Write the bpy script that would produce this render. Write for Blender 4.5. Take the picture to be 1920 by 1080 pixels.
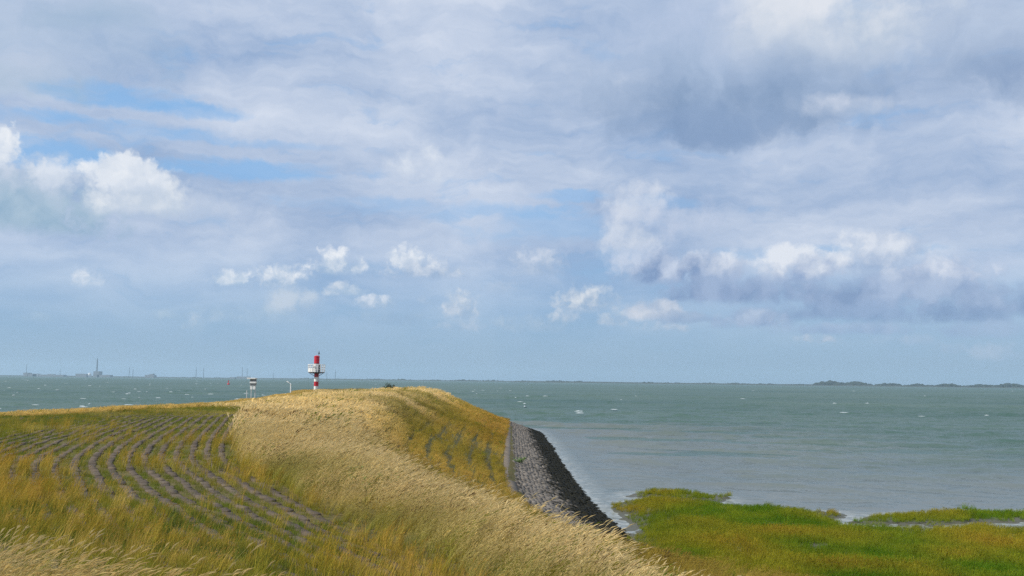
import bpy, bmesh, math, random
import numpy as np
from mathutils import Matrix, Vector

for o in list(bpy.data.objects):
    bpy.data.objects.remove(o)
scene = bpy.context.scene
COL = scene.collection
rng = np.random.default_rng(7)
random.seed(7)
R = math.radians

# ------------------------------------------------------------------ camera
EYE = 9.0                      # metres above the water
F = 1844.0                     # focal length in photo pixels (1920 wide)
PITCH, ROLL = math.atan(174.0 / F), 0.0112
cam_d = bpy.data.cameras.new('camera')
cam_d.sensor_width = 36.0
cam_d.lens = F / 1920.0 * 36.0
cam_d.clip_start, cam_d.clip_end = 0.1, 60000.0
cam = bpy.data.objects.new('camera', cam_d)
COL.objects.link(cam)
CAMROT = Matrix.Rotation(math.pi / 2 + PITCH, 3, 'X') @ Matrix.Rotation(ROLL, 3, 'Z')
cam.matrix_world = Matrix.Translation((0, 0, EYE)) @ CAMROT.to_4x4()
scene.camera = cam


def ray(px, py):
    return (CAMROT @ Vector(((px - 960) / F, (540 - py) / F, -1.0))).normalized()


def at_depth(px, py, Y):
    d = ray(px, py)
    return Vector((0, 0, EYE)) + d * (Y / d.y)


def at_level(px, py, z):
    d = ray(px, py)
    return Vector((0, 0, EYE)) + d * ((z - EYE) / d.z)


def azel(px, py):
    d = ray(px, py)
    return math.degrees(math.atan2(d.x, d.y)), math.degrees(math.asin(d.z))


# ------------------------------------------------------------------ node helper
class NT:
    def __init__(self, tree):
        self.t = tree
        self.n = tree.nodes
        self.n.clear()

    def put(self, sock, v):
        if v is None:
            return
        if isinstance(v, bpy.types.NodeSocket):
            self.t.links.new(v, sock)
        else:
            try:
                sock.default_value = v
            except (TypeError, ValueError):
                sock.default_value = (*v, 1.0)

    def node(self, kind, **kw):
        nd = self.n.new(kind)
        for k, v in kw.items():
            setattr(nd, k, v)
        return nd

    def m(self, op, a, b=None, c=None, clamp=False):
        nd = self.node('ShaderNodeMath', operation=op, use_clamp=clamp)
        for i, v in enumerate((a, b, c)):
            self.put(nd.inputs[i], v)
        return nd.outputs[0]

    def v(self, op, a, b=None, c=None):
        nd = self.node('ShaderNodeVectorMath', operation=op)
        self.put(nd.inputs[0], a)
        if op == 'SCALE':
            self.put(nd.inputs[3], b)
        else:
            self.put(nd.inputs[1], b)
            self.put(nd.inputs[2], c)
        return nd.outputs['Value'] if op in ('DOT_PRODUCT', 'LENGTH', 'DISTANCE') else nd.outputs['Vector']

    def xyz(self, x=0.0, y=0.0, z=0.0):
        nd = self.node('ShaderNodeCombineXYZ')
        for i, v in enumerate((x, y, z)):
            self.put(nd.inputs[i], v)
        return nd.outputs[0]

    def sep(self, v):
        nd = self.node('ShaderNodeSeparateXYZ')
        self.put(nd.inputs[0], v)
        return nd.outputs

    def noise(self, vec, scale, detail=4, rough=0.5, dist=0.0, color=False, dims='3D', w=None):
        nd = self.node('ShaderNodeTexNoise', noise_dimensions=dims)
        self.put(nd.inputs['Vector'], vec)
        if w is not None:
            self.put(nd.inputs['W'], w)
        self.put(nd.inputs['Scale'], scale)
        self.put(nd.inputs['Detail'], float(detail))
        self.put(nd.inputs['Roughness'], rough)
        self.put(nd.inputs['Distortion'], dist)
        return nd.outputs['Color' if color else 'Fac']

    def rng(self, v, a, b, c=0.0, d=1.0, smooth=False):
        nd = self.node('ShaderNodeMapRange', interpolation_type='SMOOTHSTEP' if smooth else 'LINEAR', clamp=True)
        for i, x in enumerate((v, a, b, c, d)):
            self.put(nd.inputs[i], x)
        return nd.outputs[0]

    def mix(self, f, a, b, blend='MIX'):
        nd = self.node('ShaderNodeMix', data_type='RGBA', blend_type=blend)
        self.put(nd.inputs[0], f)
        self.put(nd.inputs[6], a)
        self.put(nd.inputs[7], b)
        return nd.outputs[2]


def lin(r, g, b):
    f = lambda c: (c / 255) / 12.92 if c <= 10 else (((c / 255) + 0.055) / 1.055) ** 2.4
    return (f(r), f(g), f(b), 1.0)


# ------------------------------------------------------------------ sun
SUN_AZ, SUN_EL = R(-112), R(44)      # azimuth clockwise from the view direction (+Y)
sun_dir = Vector((math.sin(SUN_AZ) * math.cos(SUN_EL), math.cos(SUN_AZ) * math.cos(SUN_EL), math.sin(SUN_EL)))
sd = bpy.data.lights.new('sun', 'SUN')
sd.energy, sd.angle, sd.color = 4.6, R(0.53), (1.0, 0.94, 0.84)
sun = bpy.data.objects.new('sun', sd)
sun.rotation_euler = (-sun_dir).to_track_quat('-Z', 'Y').to_euler()
sun.location = sun_dir * 300
COL.objects.link(sun)

# ------------------------------------------------------------------ sky with clouds
world = bpy.data.worlds.new('World')
scene.world = world
world.use_nodes = True
SKYS = 0.1


def build_sky():
    t = NT(world.node_tree)
    sky = t.node('ShaderNodeTexSky', sky_type='NISHITA')
    sky.sun_disc = False
    sky.sun_elevation, sky.sun_rotation = SUN_EL, SUN_AZ
    sky.air_density, sky.dust_density, sky.ozone_density = 1.0, 0.6, 1.5
    d = t.node('ShaderNodeTexCoord').outputs['Generated']
    x, y, z = t.sep(d)
    az = t.m('MULTIPLY', t.m('ARCTAN2', x, y), 57.2958)
    el = t.m('MULTIPLY', t.m('ARCSINE', z), 57.2958)
    P = t.xyz(az, el, 0.0)
    S = lambda c, k=1.0: tuple(v * k / SKYS for v in c[:3]) + (1.0,)
    D2 = '2D'

    # shared noises (angles in degrees); gentle warps keep the outlines ragged
    n_a = t.noise(P, 0.17, 3, 0.55, dims=D2)
    n_b = t.noise(t.v('ADD', P, (71.0, 33.0, 0)), 0.17, 3, 0.55, dims=D2)
    n_c = t.noise(P, 1.5, 3, 0.6, dims=D2)
    n_d = t.noise(t.v('ADD', P, (17.0, 53.0, 0)), 1.5, 3, 0.6, dims=D2)
    wl = t.v('SUBTRACT', t.xyz(n_a, n_b, 0.0), (0.5, 0.5, 0.0))
    ws = t.v('SUBTRACT', t.xyz(n_c, n_d, 0.0), (0.5, 0.5, 0.0))
    PS = t.v('MULTIPLY_ADD', ws, (0.55, 0.40, 0), P)
    PL = t.v('MULTIPLY_ADD', wl, (5.0, 2.2, 0), PS)

    # horizon air: pale blue, deepening upward to the clear gaps
    air = t.mix(t.rng(el, 0.0, 11.0), S(lin(134, 170, 204)), S(lin(136, 188, 240)))
    col = t.mix(0.8, sky.outputs[0], air)

    # veil of high cloud, broken by streaky gaps
    vn = t.noise(t.v('MULTIPLY', PL, (0.17, 0.66, 1)), 1.0, 5, 0.56, dims=D2)
    vneg = t.m('MULTIPLY_ADD', vn, 3.4, -0.7)
    veil = t.rng(vn, 0.22, 0.42, 0.6, 1.0, True)
    for (px, py, rx, ry, k) in GAPS:
        a, e = azel(px, py)
        rx, ry = rx * PX, ry * PX
        q = t.v('MULTIPLY_ADD', PS, (1 / rx, 1 / ry, 0), (-a / rx, -e / ry, 0))
        f = t.m('SUBTRACT', vneg, t.v('DOT_PRODUCT', q, q))
        veil = t.m('MULTIPLY', veil, t.rng(f, 0.0, 1.2, 1.0, 1.0 - 0.86 * k, True))
    veil = t.m('MULTIPLY', veil, t.rng(el, 1.0, 9.0, 0.08, 0.95, True))
    vt = t.noise(t.v('MULTIPLY', PL, (0.075, 0.24, 1)), 1.0, 5, 0.6, dims=D2)
    vcol = t.mix(t.rng(t.m('MULTIPLY_ADD', vn, 0.35, vt), 0.45, 0.95), S(lin(152, 175, 209)), S(lin(214, 222, 237)))
    col = t.mix(veil, col, vcol)

    # relief: fluffy light and dark lumps, lit from the upper left
    bs = t.noise(PS, 1.0, 6, 0.6, dims=D2)
    bs2 = t.noise(t.v('ADD', PS, (0.30, -0.36, 0)), 1.0, 4, 0.6, dims=D2)
    bl = t.noise(PL, 0.22, 6, 0.56, dims=D2)
    bl2 = t.noise(t.v('ADD', PL, (1.1, -1.2, 0)), 0.22, 4, 0.56, dims=D2)
    vo = t.node('ShaderNodeTexVoronoi', feature='F1', voronoi_dimensions='2D')
    t.put(vo.inputs['Vector'], PS)
    t.put(vo.inputs['Scale'], 0.9)
    t.put(vo.inputs['Detail'], 2.0)
    t.put(vo.inputs['Roughness'], 0.55)
    lump = t.m('SUBTRACT', 0.42, vo.outputs['Distance'])
    relS = t.m('MULTIPLY_ADD', lump, 0.32, t.m('MULTIPLY_ADD', t.m('SUBTRACT', bs, bs2), 1.5, 0.5))
    relL = t.m('MULTIPLY_ADD', t.m('SUBTRACT', bl, bl2), 1.5, 0.5)
    relL = t.m('MULTIPLY_ADD', t.m('SUBTRACT', bs, bs2), 0.25, relL)
    nS = t.m('MULTIPLY_ADD', lump, 0.55, t.m('MULTIPLY_ADD', bs, 1.5, 1.26))
    bm = t.noise(PS, 0.42, 5, 0.55, dims=D2)
    bm2 = t.noise(t.v('ADD', PS, (0.7, -0.8, 0)), 0.42, 3, 0.55, dims=D2)
    relM = t.m('MULTIPLY_ADD', t.m('SUBTRACT', bm, bm2), 2.1, t.m('MULTIPLY_ADD', t.m('SUBTRACT', bs, bs2), 0.45, 0.5))
    nM = t.m('MULTIPLY_ADD', lump, 0.35, t.m('MULTIPLY_ADD', bs, 0.6, t.m('MULTIPLY_ADD', bm, 1.7, 0.86)))
    nL = t.m('MULTIPLY_ADD', bs, 0.45, t.m('MULTIPLY_ADD', bl, 1.9, 0.83))

    for i, (px, py, rx, ry, top, bot, op, soft, big) in enumerate(CLOUDS):
        if i % 12 == 11:      # evaluate the clouds in batches (keeps the shader's working memory small)
            PS = t.v('MULTIPLY_ADD', col, (1e-9, 1e-9, 0), PS)
            PL = t.v('MULTIPLY_ADD', col, (1e-9, 1e-9, 0), PL)
        a, e = azel(px, py)
        rx, ry = rx * PX * (1.1 if big is False else 1.0), ry * PX * (1.1 if big is False else 1.0)
        nn, rel = {True: (nL, relL), False: (nS, relS), 'M': (nM, relM)}[big]
        q = t.v('MULTIPLY_ADD', PL if big is True else PS, (1 / rx, 1 / ry, 0), (-a / rx, -e / ry, 1.0))
        f = t.m('SUBTRACT', nn, t.v('DOT_PRODUCT', q, q))
        if big is not True:           # flat base
            f = t.m('MINIMUM', f, t.v('DOT_PRODUCT', q, (0, 1.9, 1.25)))
        al = t.rng(f, 0.0, soft * (1.3 if big is False else 1.0), 0.0, op, True)
        tone = t.m('ADD', t.v('DOT_PRODUCT', q, (-0.20, 0.52, 0)), rel)
        col = t.mix(al, col, t.mix(tone, S(bot), S(top)))

    # below the horizon: the same pale air
    col = t.mix(t.rng(el, -0.6, -0.05), S(lin(136, 166, 190)), col)
    bg = t.node('ShaderNodeBackground')
    t.put(bg.inputs[0], col)
    bg.inputs[1].default_value = SKYS
    out = t.node('ShaderNodeOutputWorld')
    t.t.links.new(bg.outputs[0], out.inputs[0])


PX = math.degrees(1 / F)          # degrees per photo pixel
GAPS = [  # clear streaks between the high clouds: px, py, half width, half height, strength
    (235, 178, 170, 26, 1.0), (50, 214, 150, 16, 0.8), (270, 246, 190, 22, 0.95), (110, 285, 150, 36, 1.0), (350, 205, 90, 20, 0.7),
    (440, 318, 240, 26, 0.95), (510, 272, 150, 12, 0.6), (800, 392, 330, 24, 0.6), (1010, 425, 170, 40, 0.6), (1075, 368, 90, 14, 0.7),
    (1530, 472, 220, 16, 0.6), (1120, 500, 90, 40, 0.7),
]
WH, W2 = lin(236, 240, 246), lin(222, 229, 240)
LG, MG, DG, XG = lin(196, 207, 227), lin(172, 190, 216), lin(148, 170, 203), lin(130, 154, 191)
CLOUDS = [  # px, py, half width, half height, colour of the lit top, of the base, opacity, edge softness, large
    # large soft masses
    (60, 60, 300, 110, lin(188, 203, 226), lin(160, 184, 210), 0.8, 1.3, True),
    (60, 150, 170, 50, lin(190, 203, 224), lin(158, 184, 206), 0.8, 1.2, True),
    (150, 30, 120, 45, lin(176, 194, 218), lin(152, 180, 206), 0.7, 1.2, True),
    (1180, 90, 190, 130, lin(182, 198, 224), lin(156, 178, 208), 0.7, 1.4, True),
    (1800, 95, 420, 110, lin(182, 198, 222), lin(136, 160, 194), 0.92, 1.2, True),
    (1560, 40, 230, 110, lin(226, 230, 238), lin(186, 201, 220), 0.95, 1.1, True),
    (1340, 175, 420, 110, lin(168, 187, 215), lin(122, 149, 185), 1.0, 1.1, True),
    (1300, 235, 200, 48, lin(146, 169, 202), lin(122, 149, 188), 0.85, 1.2, True),
    (1290, 60, 150, 90, lin(192, 205, 229), lin(166, 186, 214), 0.75, 1.3, True),
    (1590, 195, 110, 30, lin(208, 216, 232), lin(170, 188, 214), 0.85, 1.1, True),
    (1880, 130, 120, 40, lin(160, 181, 210), lin(134, 158, 194), 0.7, 1.2, True),
    # heap bank on the right, back to front
    (1195, 395, 78, 70, lin(218, 224, 236), lin(190, 203, 226), 0.8, 1.1, 'M'),
    (1290, 430, 130, 76, lin(200, 210, 230), lin(182, 197, 222), 0.75, 1.3, 'M'),
    (1185, 450, 70, 46, lin(214, 221, 234), lin(180, 196, 220), 0.85, 1.0, 'M'),
    (1650, 478, 92, 62, lin(222, 228, 239), lin(160, 181, 212), 0.95, 0.7, 'M'),
    (1820, 505, 80, 46, lin(192, 205, 228), lin(160, 181, 212), 0.75, 1.0, 'M'),
    (1750, 522, 110, 50, lin(216, 223, 237), lin(146, 169, 205), 0.95, 0.65, 'M'),
    (1490, 502, 105, 46, lin(228, 233, 242), lin(150, 171, 206), 0.97, 0.6, 'M'),
    (1340, 503, 84, 46, lin(222, 228, 240), lin(146, 168, 203), 0.95, 0.65, 'M'),
    (1225, 505, 110, 52, lin(200, 211, 231), lin(126, 151, 191), 0.95, 0.8, 'M'),
    (1420, 545, 190, 46, lin(164, 183, 214), lin(128, 152, 190), 0.95, 0.9, 'M'),
    (1310, 545, 90, 36, lin(158, 178, 210), lin(122, 147, 187), 0.9, 0.9, 'M'),
    (1620, 555, 190, 54, lin(170, 188, 217), lin(132, 156, 193), 0.95, 0.9, 'M'),
    (1830, 565, 170, 50, lin(172, 190, 218), lin(128, 153, 191), 0.92, 0.9, 'M'),
    (1560, 585, 200, 28, lin(150, 173, 207), lin(124, 150, 188), 0.85, 1.0, 'M'),
    (1760, 592, 200, 26, lin(148, 172, 206), lin(124, 150, 188), 0.8, 1.0, 'M'),
    (1400, 600, 110, 28, lin(184, 199, 222), lin(136, 160, 197), 0.85, 0.9, 'M'),
    (1225, 585, 66, 30, lin(216, 220, 230), lin(160, 180, 208), 0.9, 0.8, 'M'),
    (1290, 598, 80, 18, lin(160, 180, 208), lin(136, 160, 196), 0.75, 1.0, 'M'),
    (1600, 618, 180, 18, lin(170, 188, 216), lin(142, 166, 202), 0.7, 1.0, 'M'),
    (1250, 614, 60, 14, lin(206, 212, 224), lin(160, 182, 208), 0.75, 0.9, False),
    (1530, 636, 56, 11, lin(208, 211, 222), lin(162, 184, 210), 0.7, 0.9, False),
    (1870, 620, 110, 26, lin(164, 184, 214), lin(146, 170, 204), 0.6, 1.1, 'M'),
    (1880, 662, 50, 26, lin(186, 200, 220), lin(156, 180, 208), 0.6, 1.0, 'M'),
    # left heaps
    (40, 370, 170, 84, lin(196, 208, 226), lin(152, 181, 205), 0.97, 0.8, 'M'),
    (80, 408, 190, 56, lin(170, 193, 213), lin(142, 174, 201), 1.0, 1.0, 'M'),
    (8, 282, 36, 52, WH, lin(206, 217, 233), 1.0, 0.5, False),
    (105, 335, 66, 36, W2, lin(186, 201, 222), 0.9, 0.7, 'M'),
    (350, 385, 110, 52, lin(204, 213, 229), lin(176, 194, 219), 0.8, 1.1, 'M'),
    (262, 365, 118, 70, lin(224, 230, 238), lin(184, 200, 221), 0.97, 0.8, 'M'),
    (238, 328, 84, 50, WH, lin(204, 215, 231), 1.0, 0.55, 'M'),
    # middle
    (785, 318, 100, 56, W2, lin(184, 199, 223), 0.85, 1.1, 'M'),
    (908, 318, 40, 34, lin(212, 220, 235), lin(186, 200, 224), 0.6, 1.1, False),
    (930, 215, 44, 42, lin(204, 214, 232), lin(182, 196, 222), 0.55, 1.3, False),
    (1010, 494, 62, 40, lin(208, 217, 233), lin(162, 183, 210), 0.9, 0.8, False),
    # row of small heaps
    (162, 525, 42, 19, W2, lin(178, 199, 223), 0.9, 0.7, False),
    (432, 524, 42, 20, WH, lin(172, 195, 220), 0.95, 0.65, False),
    (530, 522, 74, 30, WH, lin(166, 189, 216), 1.0, 0.65, False),
    (632, 496, 56, 32, WH, lin(172, 193, 218), 1.0, 0.6, False),
    (646, 544, 50, 19, lin(218, 225, 235), lin(170, 193, 218), 0.9, 0.7, False),
    (556, 570, 76, 42, lin(196, 209, 225), lin(160, 185, 212), 0.95, 1.0, 'M'),
    (470, 592, 120, 26, lin(178, 199, 219), lin(154, 182, 209), 0.8, 1.1, False),
    (765, 490, 44, 36, WH, lin(190, 205, 225), 0.95, 0.6, False),
    (795, 508, 98, 26, lin(222, 228, 238), lin(158, 181, 211), 0.97, 0.7, False),
    (702, 568, 44, 18, W2, lin(160, 185, 212), 0.9, 0.7, False),
    (735, 598, 76, 24, lin(166, 190, 214), lin(140, 171, 203), 0.85, 1.1, 'M'),
    (864, 576, 46, 40, lin(216, 223, 233), lin(160, 183, 210), 0.92, 0.75, False),
    (872, 612, 60, 18, lin(194, 207, 224), lin(156, 181, 208), 0.75, 0.9, False),
    (368, 606, 26, 20, lin(200, 212, 226), lin(160, 186, 210), 0.8, 0.9, False),
    (320, 592, 48, 15, lin(186, 205, 222), lin(158, 185, 210), 0.8, 1.0, False),
    (1098, 566, 70, 36, lin(220, 226, 234), lin(162, 183, 209), 0.97, 0.7, False),
    (1145, 600, 40, 19, lin(214, 221, 230), lin(164, 185, 210), 0.85, 0.8, False),
    (1055, 596, 36, 15, lin(212, 219, 230), lin(164, 186, 211), 0.8, 0.8, False),
    (70, 595, 40, 12, lin(176, 198, 218), lin(158, 185, 210), 0.6, 1.0, False),
    (800, 566, 26, 12, lin(196, 208, 225), lin(164, 188, 214), 0.6, 1.0, False),
    (940, 540, 44, 18, lin(188, 202, 222), lin(166, 188, 214), 0.6, 1.1, False),
    (1700, 640, 70, 14, lin(182, 198, 220), lin(156, 180, 208), 0.6, 1.0, False),
    (1790, 655, 44, 16, lin(184, 200, 220), lin(156, 180, 208), 0.55, 1.0, False),
    (1000, 610, 100, 24, lin(184, 201, 219), lin(150, 178, 206), 0.8, 1.1, False),
]
build_sky()
world.cycles.sampling_method = 'NONE'      # an even, sunless sky: found by the bounced rays themselves

vs = scene.view_settings
vs.view_transform, vs.look, vs.exposure, vs.gamma = 'Standard', 'None', 0.0, 1.0
vs.use_curve_mapping = False
scene.cycles.max_bounces = 6
scene.cycles.diffuse_bounces = 2
scene.cycles.glossy_bounces = 2
scene.cycles.transmission_bounces = 3
scene.cycles.transparent_max_bounces = 8
scene.cycles.volume_bounces = 1
scene.cycles.use_denoising = False
scene.cycles.use_adaptive_sampling = True
scene.cycles.adaptive_threshold = 0.01


# ------------------------------------------------------------------ object helpers
def tag(o, label=None, cat=None, group=None, kind=None):
    for k, v in (('label', label), ('category', cat), ('group', group), ('kind', kind)):
        if v:
            o[k] = v
    return o


def link_mesh(name, me, mat=None, parent=None):
    o = bpy.data.objects.new(name, me)
    COL.objects.link(o)
    if mat is not None and not me.materials:
        me.materials.append(mat)
    if parent is not None:
        o.parent = parent
    return o


def mesh_np(name, verts, faces):
    """verts (n,3), faces (m,k) with one k."""
    me = bpy.data.meshes.new(name)
    verts = np.asarray(verts, np.float32)
    faces = np.asarray(faces, np.int32)
    n, (m, k) = len(verts), faces.shape
    me.vertices.add(n)
    me.vertices.foreach_set('co', verts.ravel())
    me.loops.add(m * k)
    me.loops.foreach_set('vertex_index', faces.ravel())
    me.polygons.add(m)
    me.polygons.foreach_set('loop_start', np.arange(0, m * k, k, dtype=np.int32))
    me.polygons.foreach_set('loop_total', np.full(m, k, np.int32))
    me.update(calc_edges=True)
    me.validate()
    return me


def empty(name, loc=(0, 0, 0), rz=0.0):
    o = bpy.data.objects.new(name, None)
    o.location = loc
    o.rotation_euler.z = rz
    o.empty_display_size = 0.3
    COL.objects.link(o)
    return o


class MB:
    """collects shapes for one mesh"""
    def __init__(self):
        self.bm = bmesh.new()

    def box(self, c, s, rz=0.0, bevel=0.0, rot=None):
        g = bmesh.ops.create_cube(self.bm, size=1.0)['verts']
        M = Matrix.Translation(c) @ (rot.to_4x4() if rot else Matrix.Rotation(rz, 4, 'Z')) @ Matrix.Diagonal((*s, 1))
        bmesh.ops.transform(self.bm, matrix=M, verts=g)
        if bevel:
            es = list({e for v in g for e in v.link_edges})
            bmesh.ops.bevel(self.bm, geom=es, offset=bevel, segments=2, affect='EDGES', profile=0.6)
        return self

    def tube(self, a, b, r1, r2=None, seg=12):
        a, b = Vector(a), Vector(b)
        d = b - a
        g = bmesh.ops.create_cone(self.bm, cap_ends=True, segments=seg, radius1=r1, radius2=r1 if r2 is None else r2, depth=d.length)['verts']
        bmesh.ops.transform(self.bm, matrix=Matrix.Translation((a + b) / 2) @ d.to_track_quat('Z', 'Y').to_matrix().to_4x4(), verts=g)
        return self

    def lathe(self, prof, seg=24):
        rings = []
        for r, z in prof:
            rings.append([self.bm.verts.new((r * math.cos(2 * math.pi * i / seg), r * math.sin(2 * math.pi * i / seg), z)) for i in range(seg)])
        for p, q in zip(rings, rings[1:]):
            for i in range(seg):
                self.bm.faces.new((p[i], p[(i + 1) % seg], q[(i + 1) % seg], q[i]))
        self.bm.faces.new(rings[0][::-1])
        self.bm.faces.new(rings[-1])
        return self

    def build(self, name, mat, parent=None, smooth=False):
        me = bpy.data.meshes.new(name)
        bmesh.ops.recalc_face_normals(self.bm, faces=self.bm.faces)
        self.bm.to_mesh(me)
        self.bm.free()
        if smooth:
            me.polygons.foreach_set('use_smooth', [True] * len(me.polygons))
            try:
                me.set_sharp_from_angle(angle=R(40))
            except AttributeError:
                pass
        return link_mesh(name, me, mat, parent)


# ------------------------------------------------------------------ materials
def new_mat(name):
    m = bpy.data.materials.new(name)
    m.use_nodes = True
    return m, NT(m.node_tree)


def finish(t, shader, disp=None):
    out = t.node('ShaderNodeOutputMaterial')
    t.t.links.new(shader, out.inputs['Surface'])


def principled(t, col, rough=0.6, spec=0.5, normal=None, metal=0.0):
    p = t.node('ShaderNodeBsdfPrincipled')
    t.put(p.inputs['Base Color'], col)
    t.put(p.inputs['Roughness'], rough)
    t.put(p.inputs['Specular IOR Level'], spec)
    t.put(p.inputs['Metallic'], metal)
    if normal is not None:
        t.put(p.inputs['Normal'], normal)
    return p.outputs[0]


def paint(name, col, rough=0.45, dirt=0.25, scale=6.0):
    m, t = new_mat(name)
    g = t.node('ShaderNodeNewGeometry')
    n = t.noise(g.outputs['Position'], scale, 6, 0.65)
    c = t.mix(t.rng(n, 0.45, 0.75, 0.0, dirt), col, tuple(v * 0.45 + 0.03 for v in col[:3]) + (1,))
    finish(t, principled(t, c, t.rng(n, 0.3, 0.7, rough, rough + 0.25)))
    return m


def mat_grass(name, head=0.0):
    m, t = new_mat(name)
    ca = t.node('ShaderNodeAttribute', attribute_type='INSTANCER', attribute_name='ca').outputs['Color']
    cb = t.node('ShaderNodeAttribute', attribute_type='INSTANCER', attribute_name='cb').outputs['Color']
    a = t.node('ShaderNodeAttribute', attribute_type='GEOMETRY', attribute_name='tip').outputs['Fac']
    r = t.node('ShaderNodeAttribute', attribute_type='GEOMETRY', attribute_name='rnd').outputs['Fac']
    f = t.m('ADD', a, t.rng(r, 0, 1, -0.28, 0.28), clamp=True)
    c = t.mix(f, ca, cb)
    c = t.mix(t.rng(r, 0.0, 1.0, 0.0, 0.35), c, t.mix(1.0, c, (1.25, 1.12, 0.85, 1), 'MULTIPLY'))
    p = principled(t, c, 0.7, 0.06)
    tr = t.node('ShaderNodeBsdfTranslucent')
    t.put(tr.inputs[0], c)
    mx = t.node('ShaderNodeMixShader')
    mx.inputs[0].default_value = 0.35
    t.t.links.new(p, mx.inputs[1])
    t.t.links.new(tr.outputs[0], mx.inputs[2])
    finish(t, mx.outputs[0])
    return m


M_GRASS = mat_grass('grass_blade')


def mat_ground():
    m, t = new_mat('dyke_soil')
    P = t.node('ShaderNodeNewGeometry').outputs['Position']
    n1 = t.noise(P, 0.35, 5, 0.6)
    n2 = t.noise(P, 5.0, 6, 0.7)
    c = t.mix(t.rng(n1, 0.35, 0.65), (0.105, 0.085, 0.03, 1), (0.085, 0.095, 0.028, 1))
    c = t.mix(t.rng(n2, 0.4, 0.75), c, (0.16, 0.125, 0.065, 1))
    b = t.node('ShaderNodeBump')
    b.inputs['Strength'].default_value = 0.8
    b.inputs['Distance'].default_value = 0.06
    t.put(b.inputs['Height'], n2)
    finish(t, principled(t, c, 0.95, 0.1, b.outputs[0]))
    return m


def mat_stone(name, light, dark, weed=False):
    m, t = new_mat(name)
    g = t.node('ShaderNodeNewGeometry')
    P = g.outputs['Position']
    ob = t.node('ShaderNodeObjectInfo').outputs['Random']
    r = t.m('FRACT', t.m('ADD', g.outputs['Random Per Island'], ob))
    n = t.noise(P, 7.0, 6, 0.65)
    c = t.mix(t.m('MULTIPLY', t.m('ADD', r, n), 0.5), dark, light)
    lich = t.rng(t.noise(P, 2.3, 5, 0.7), 0.58, 0.68)
    c = t.mix(t.m('MULTIPLY', lich, 0.35), c, (0.20, 0.19, 0.10, 1))
    rough = 0.85
    if weed:
        z = t.sep(P)[2]
        zz = t.m('ADD', z, t.m('MULTIPLY', t.m('SUBTRACT', t.noise(P, 0.55, 6, 0.7), 0.5), 1.4))
        w = t.rng(t.m('ADD', zz, t.m('MULTIPLY', t.m('SUBTRACT', r, 0.5), 0.3)), 0.74, 1.08, 1.0, 0.0)
        c = t.mix(w, c, t.mix(n, (0.006, 0.007, 0.006, 1), (0.022, 0.021, 0.013, 1)))
        rough = 0.9
    b = t.node('ShaderNodeBump')
    b.inputs['Strength'].default_value = 0.6
    b.inputs['Distance'].default_value = 0.03
    t.put(b.inputs['Height'], t.noise(P, 14, 5, 0.7))
    finish(t, principled(t, c, rough, 0.12, b.outputs[0]))
    return m


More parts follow.
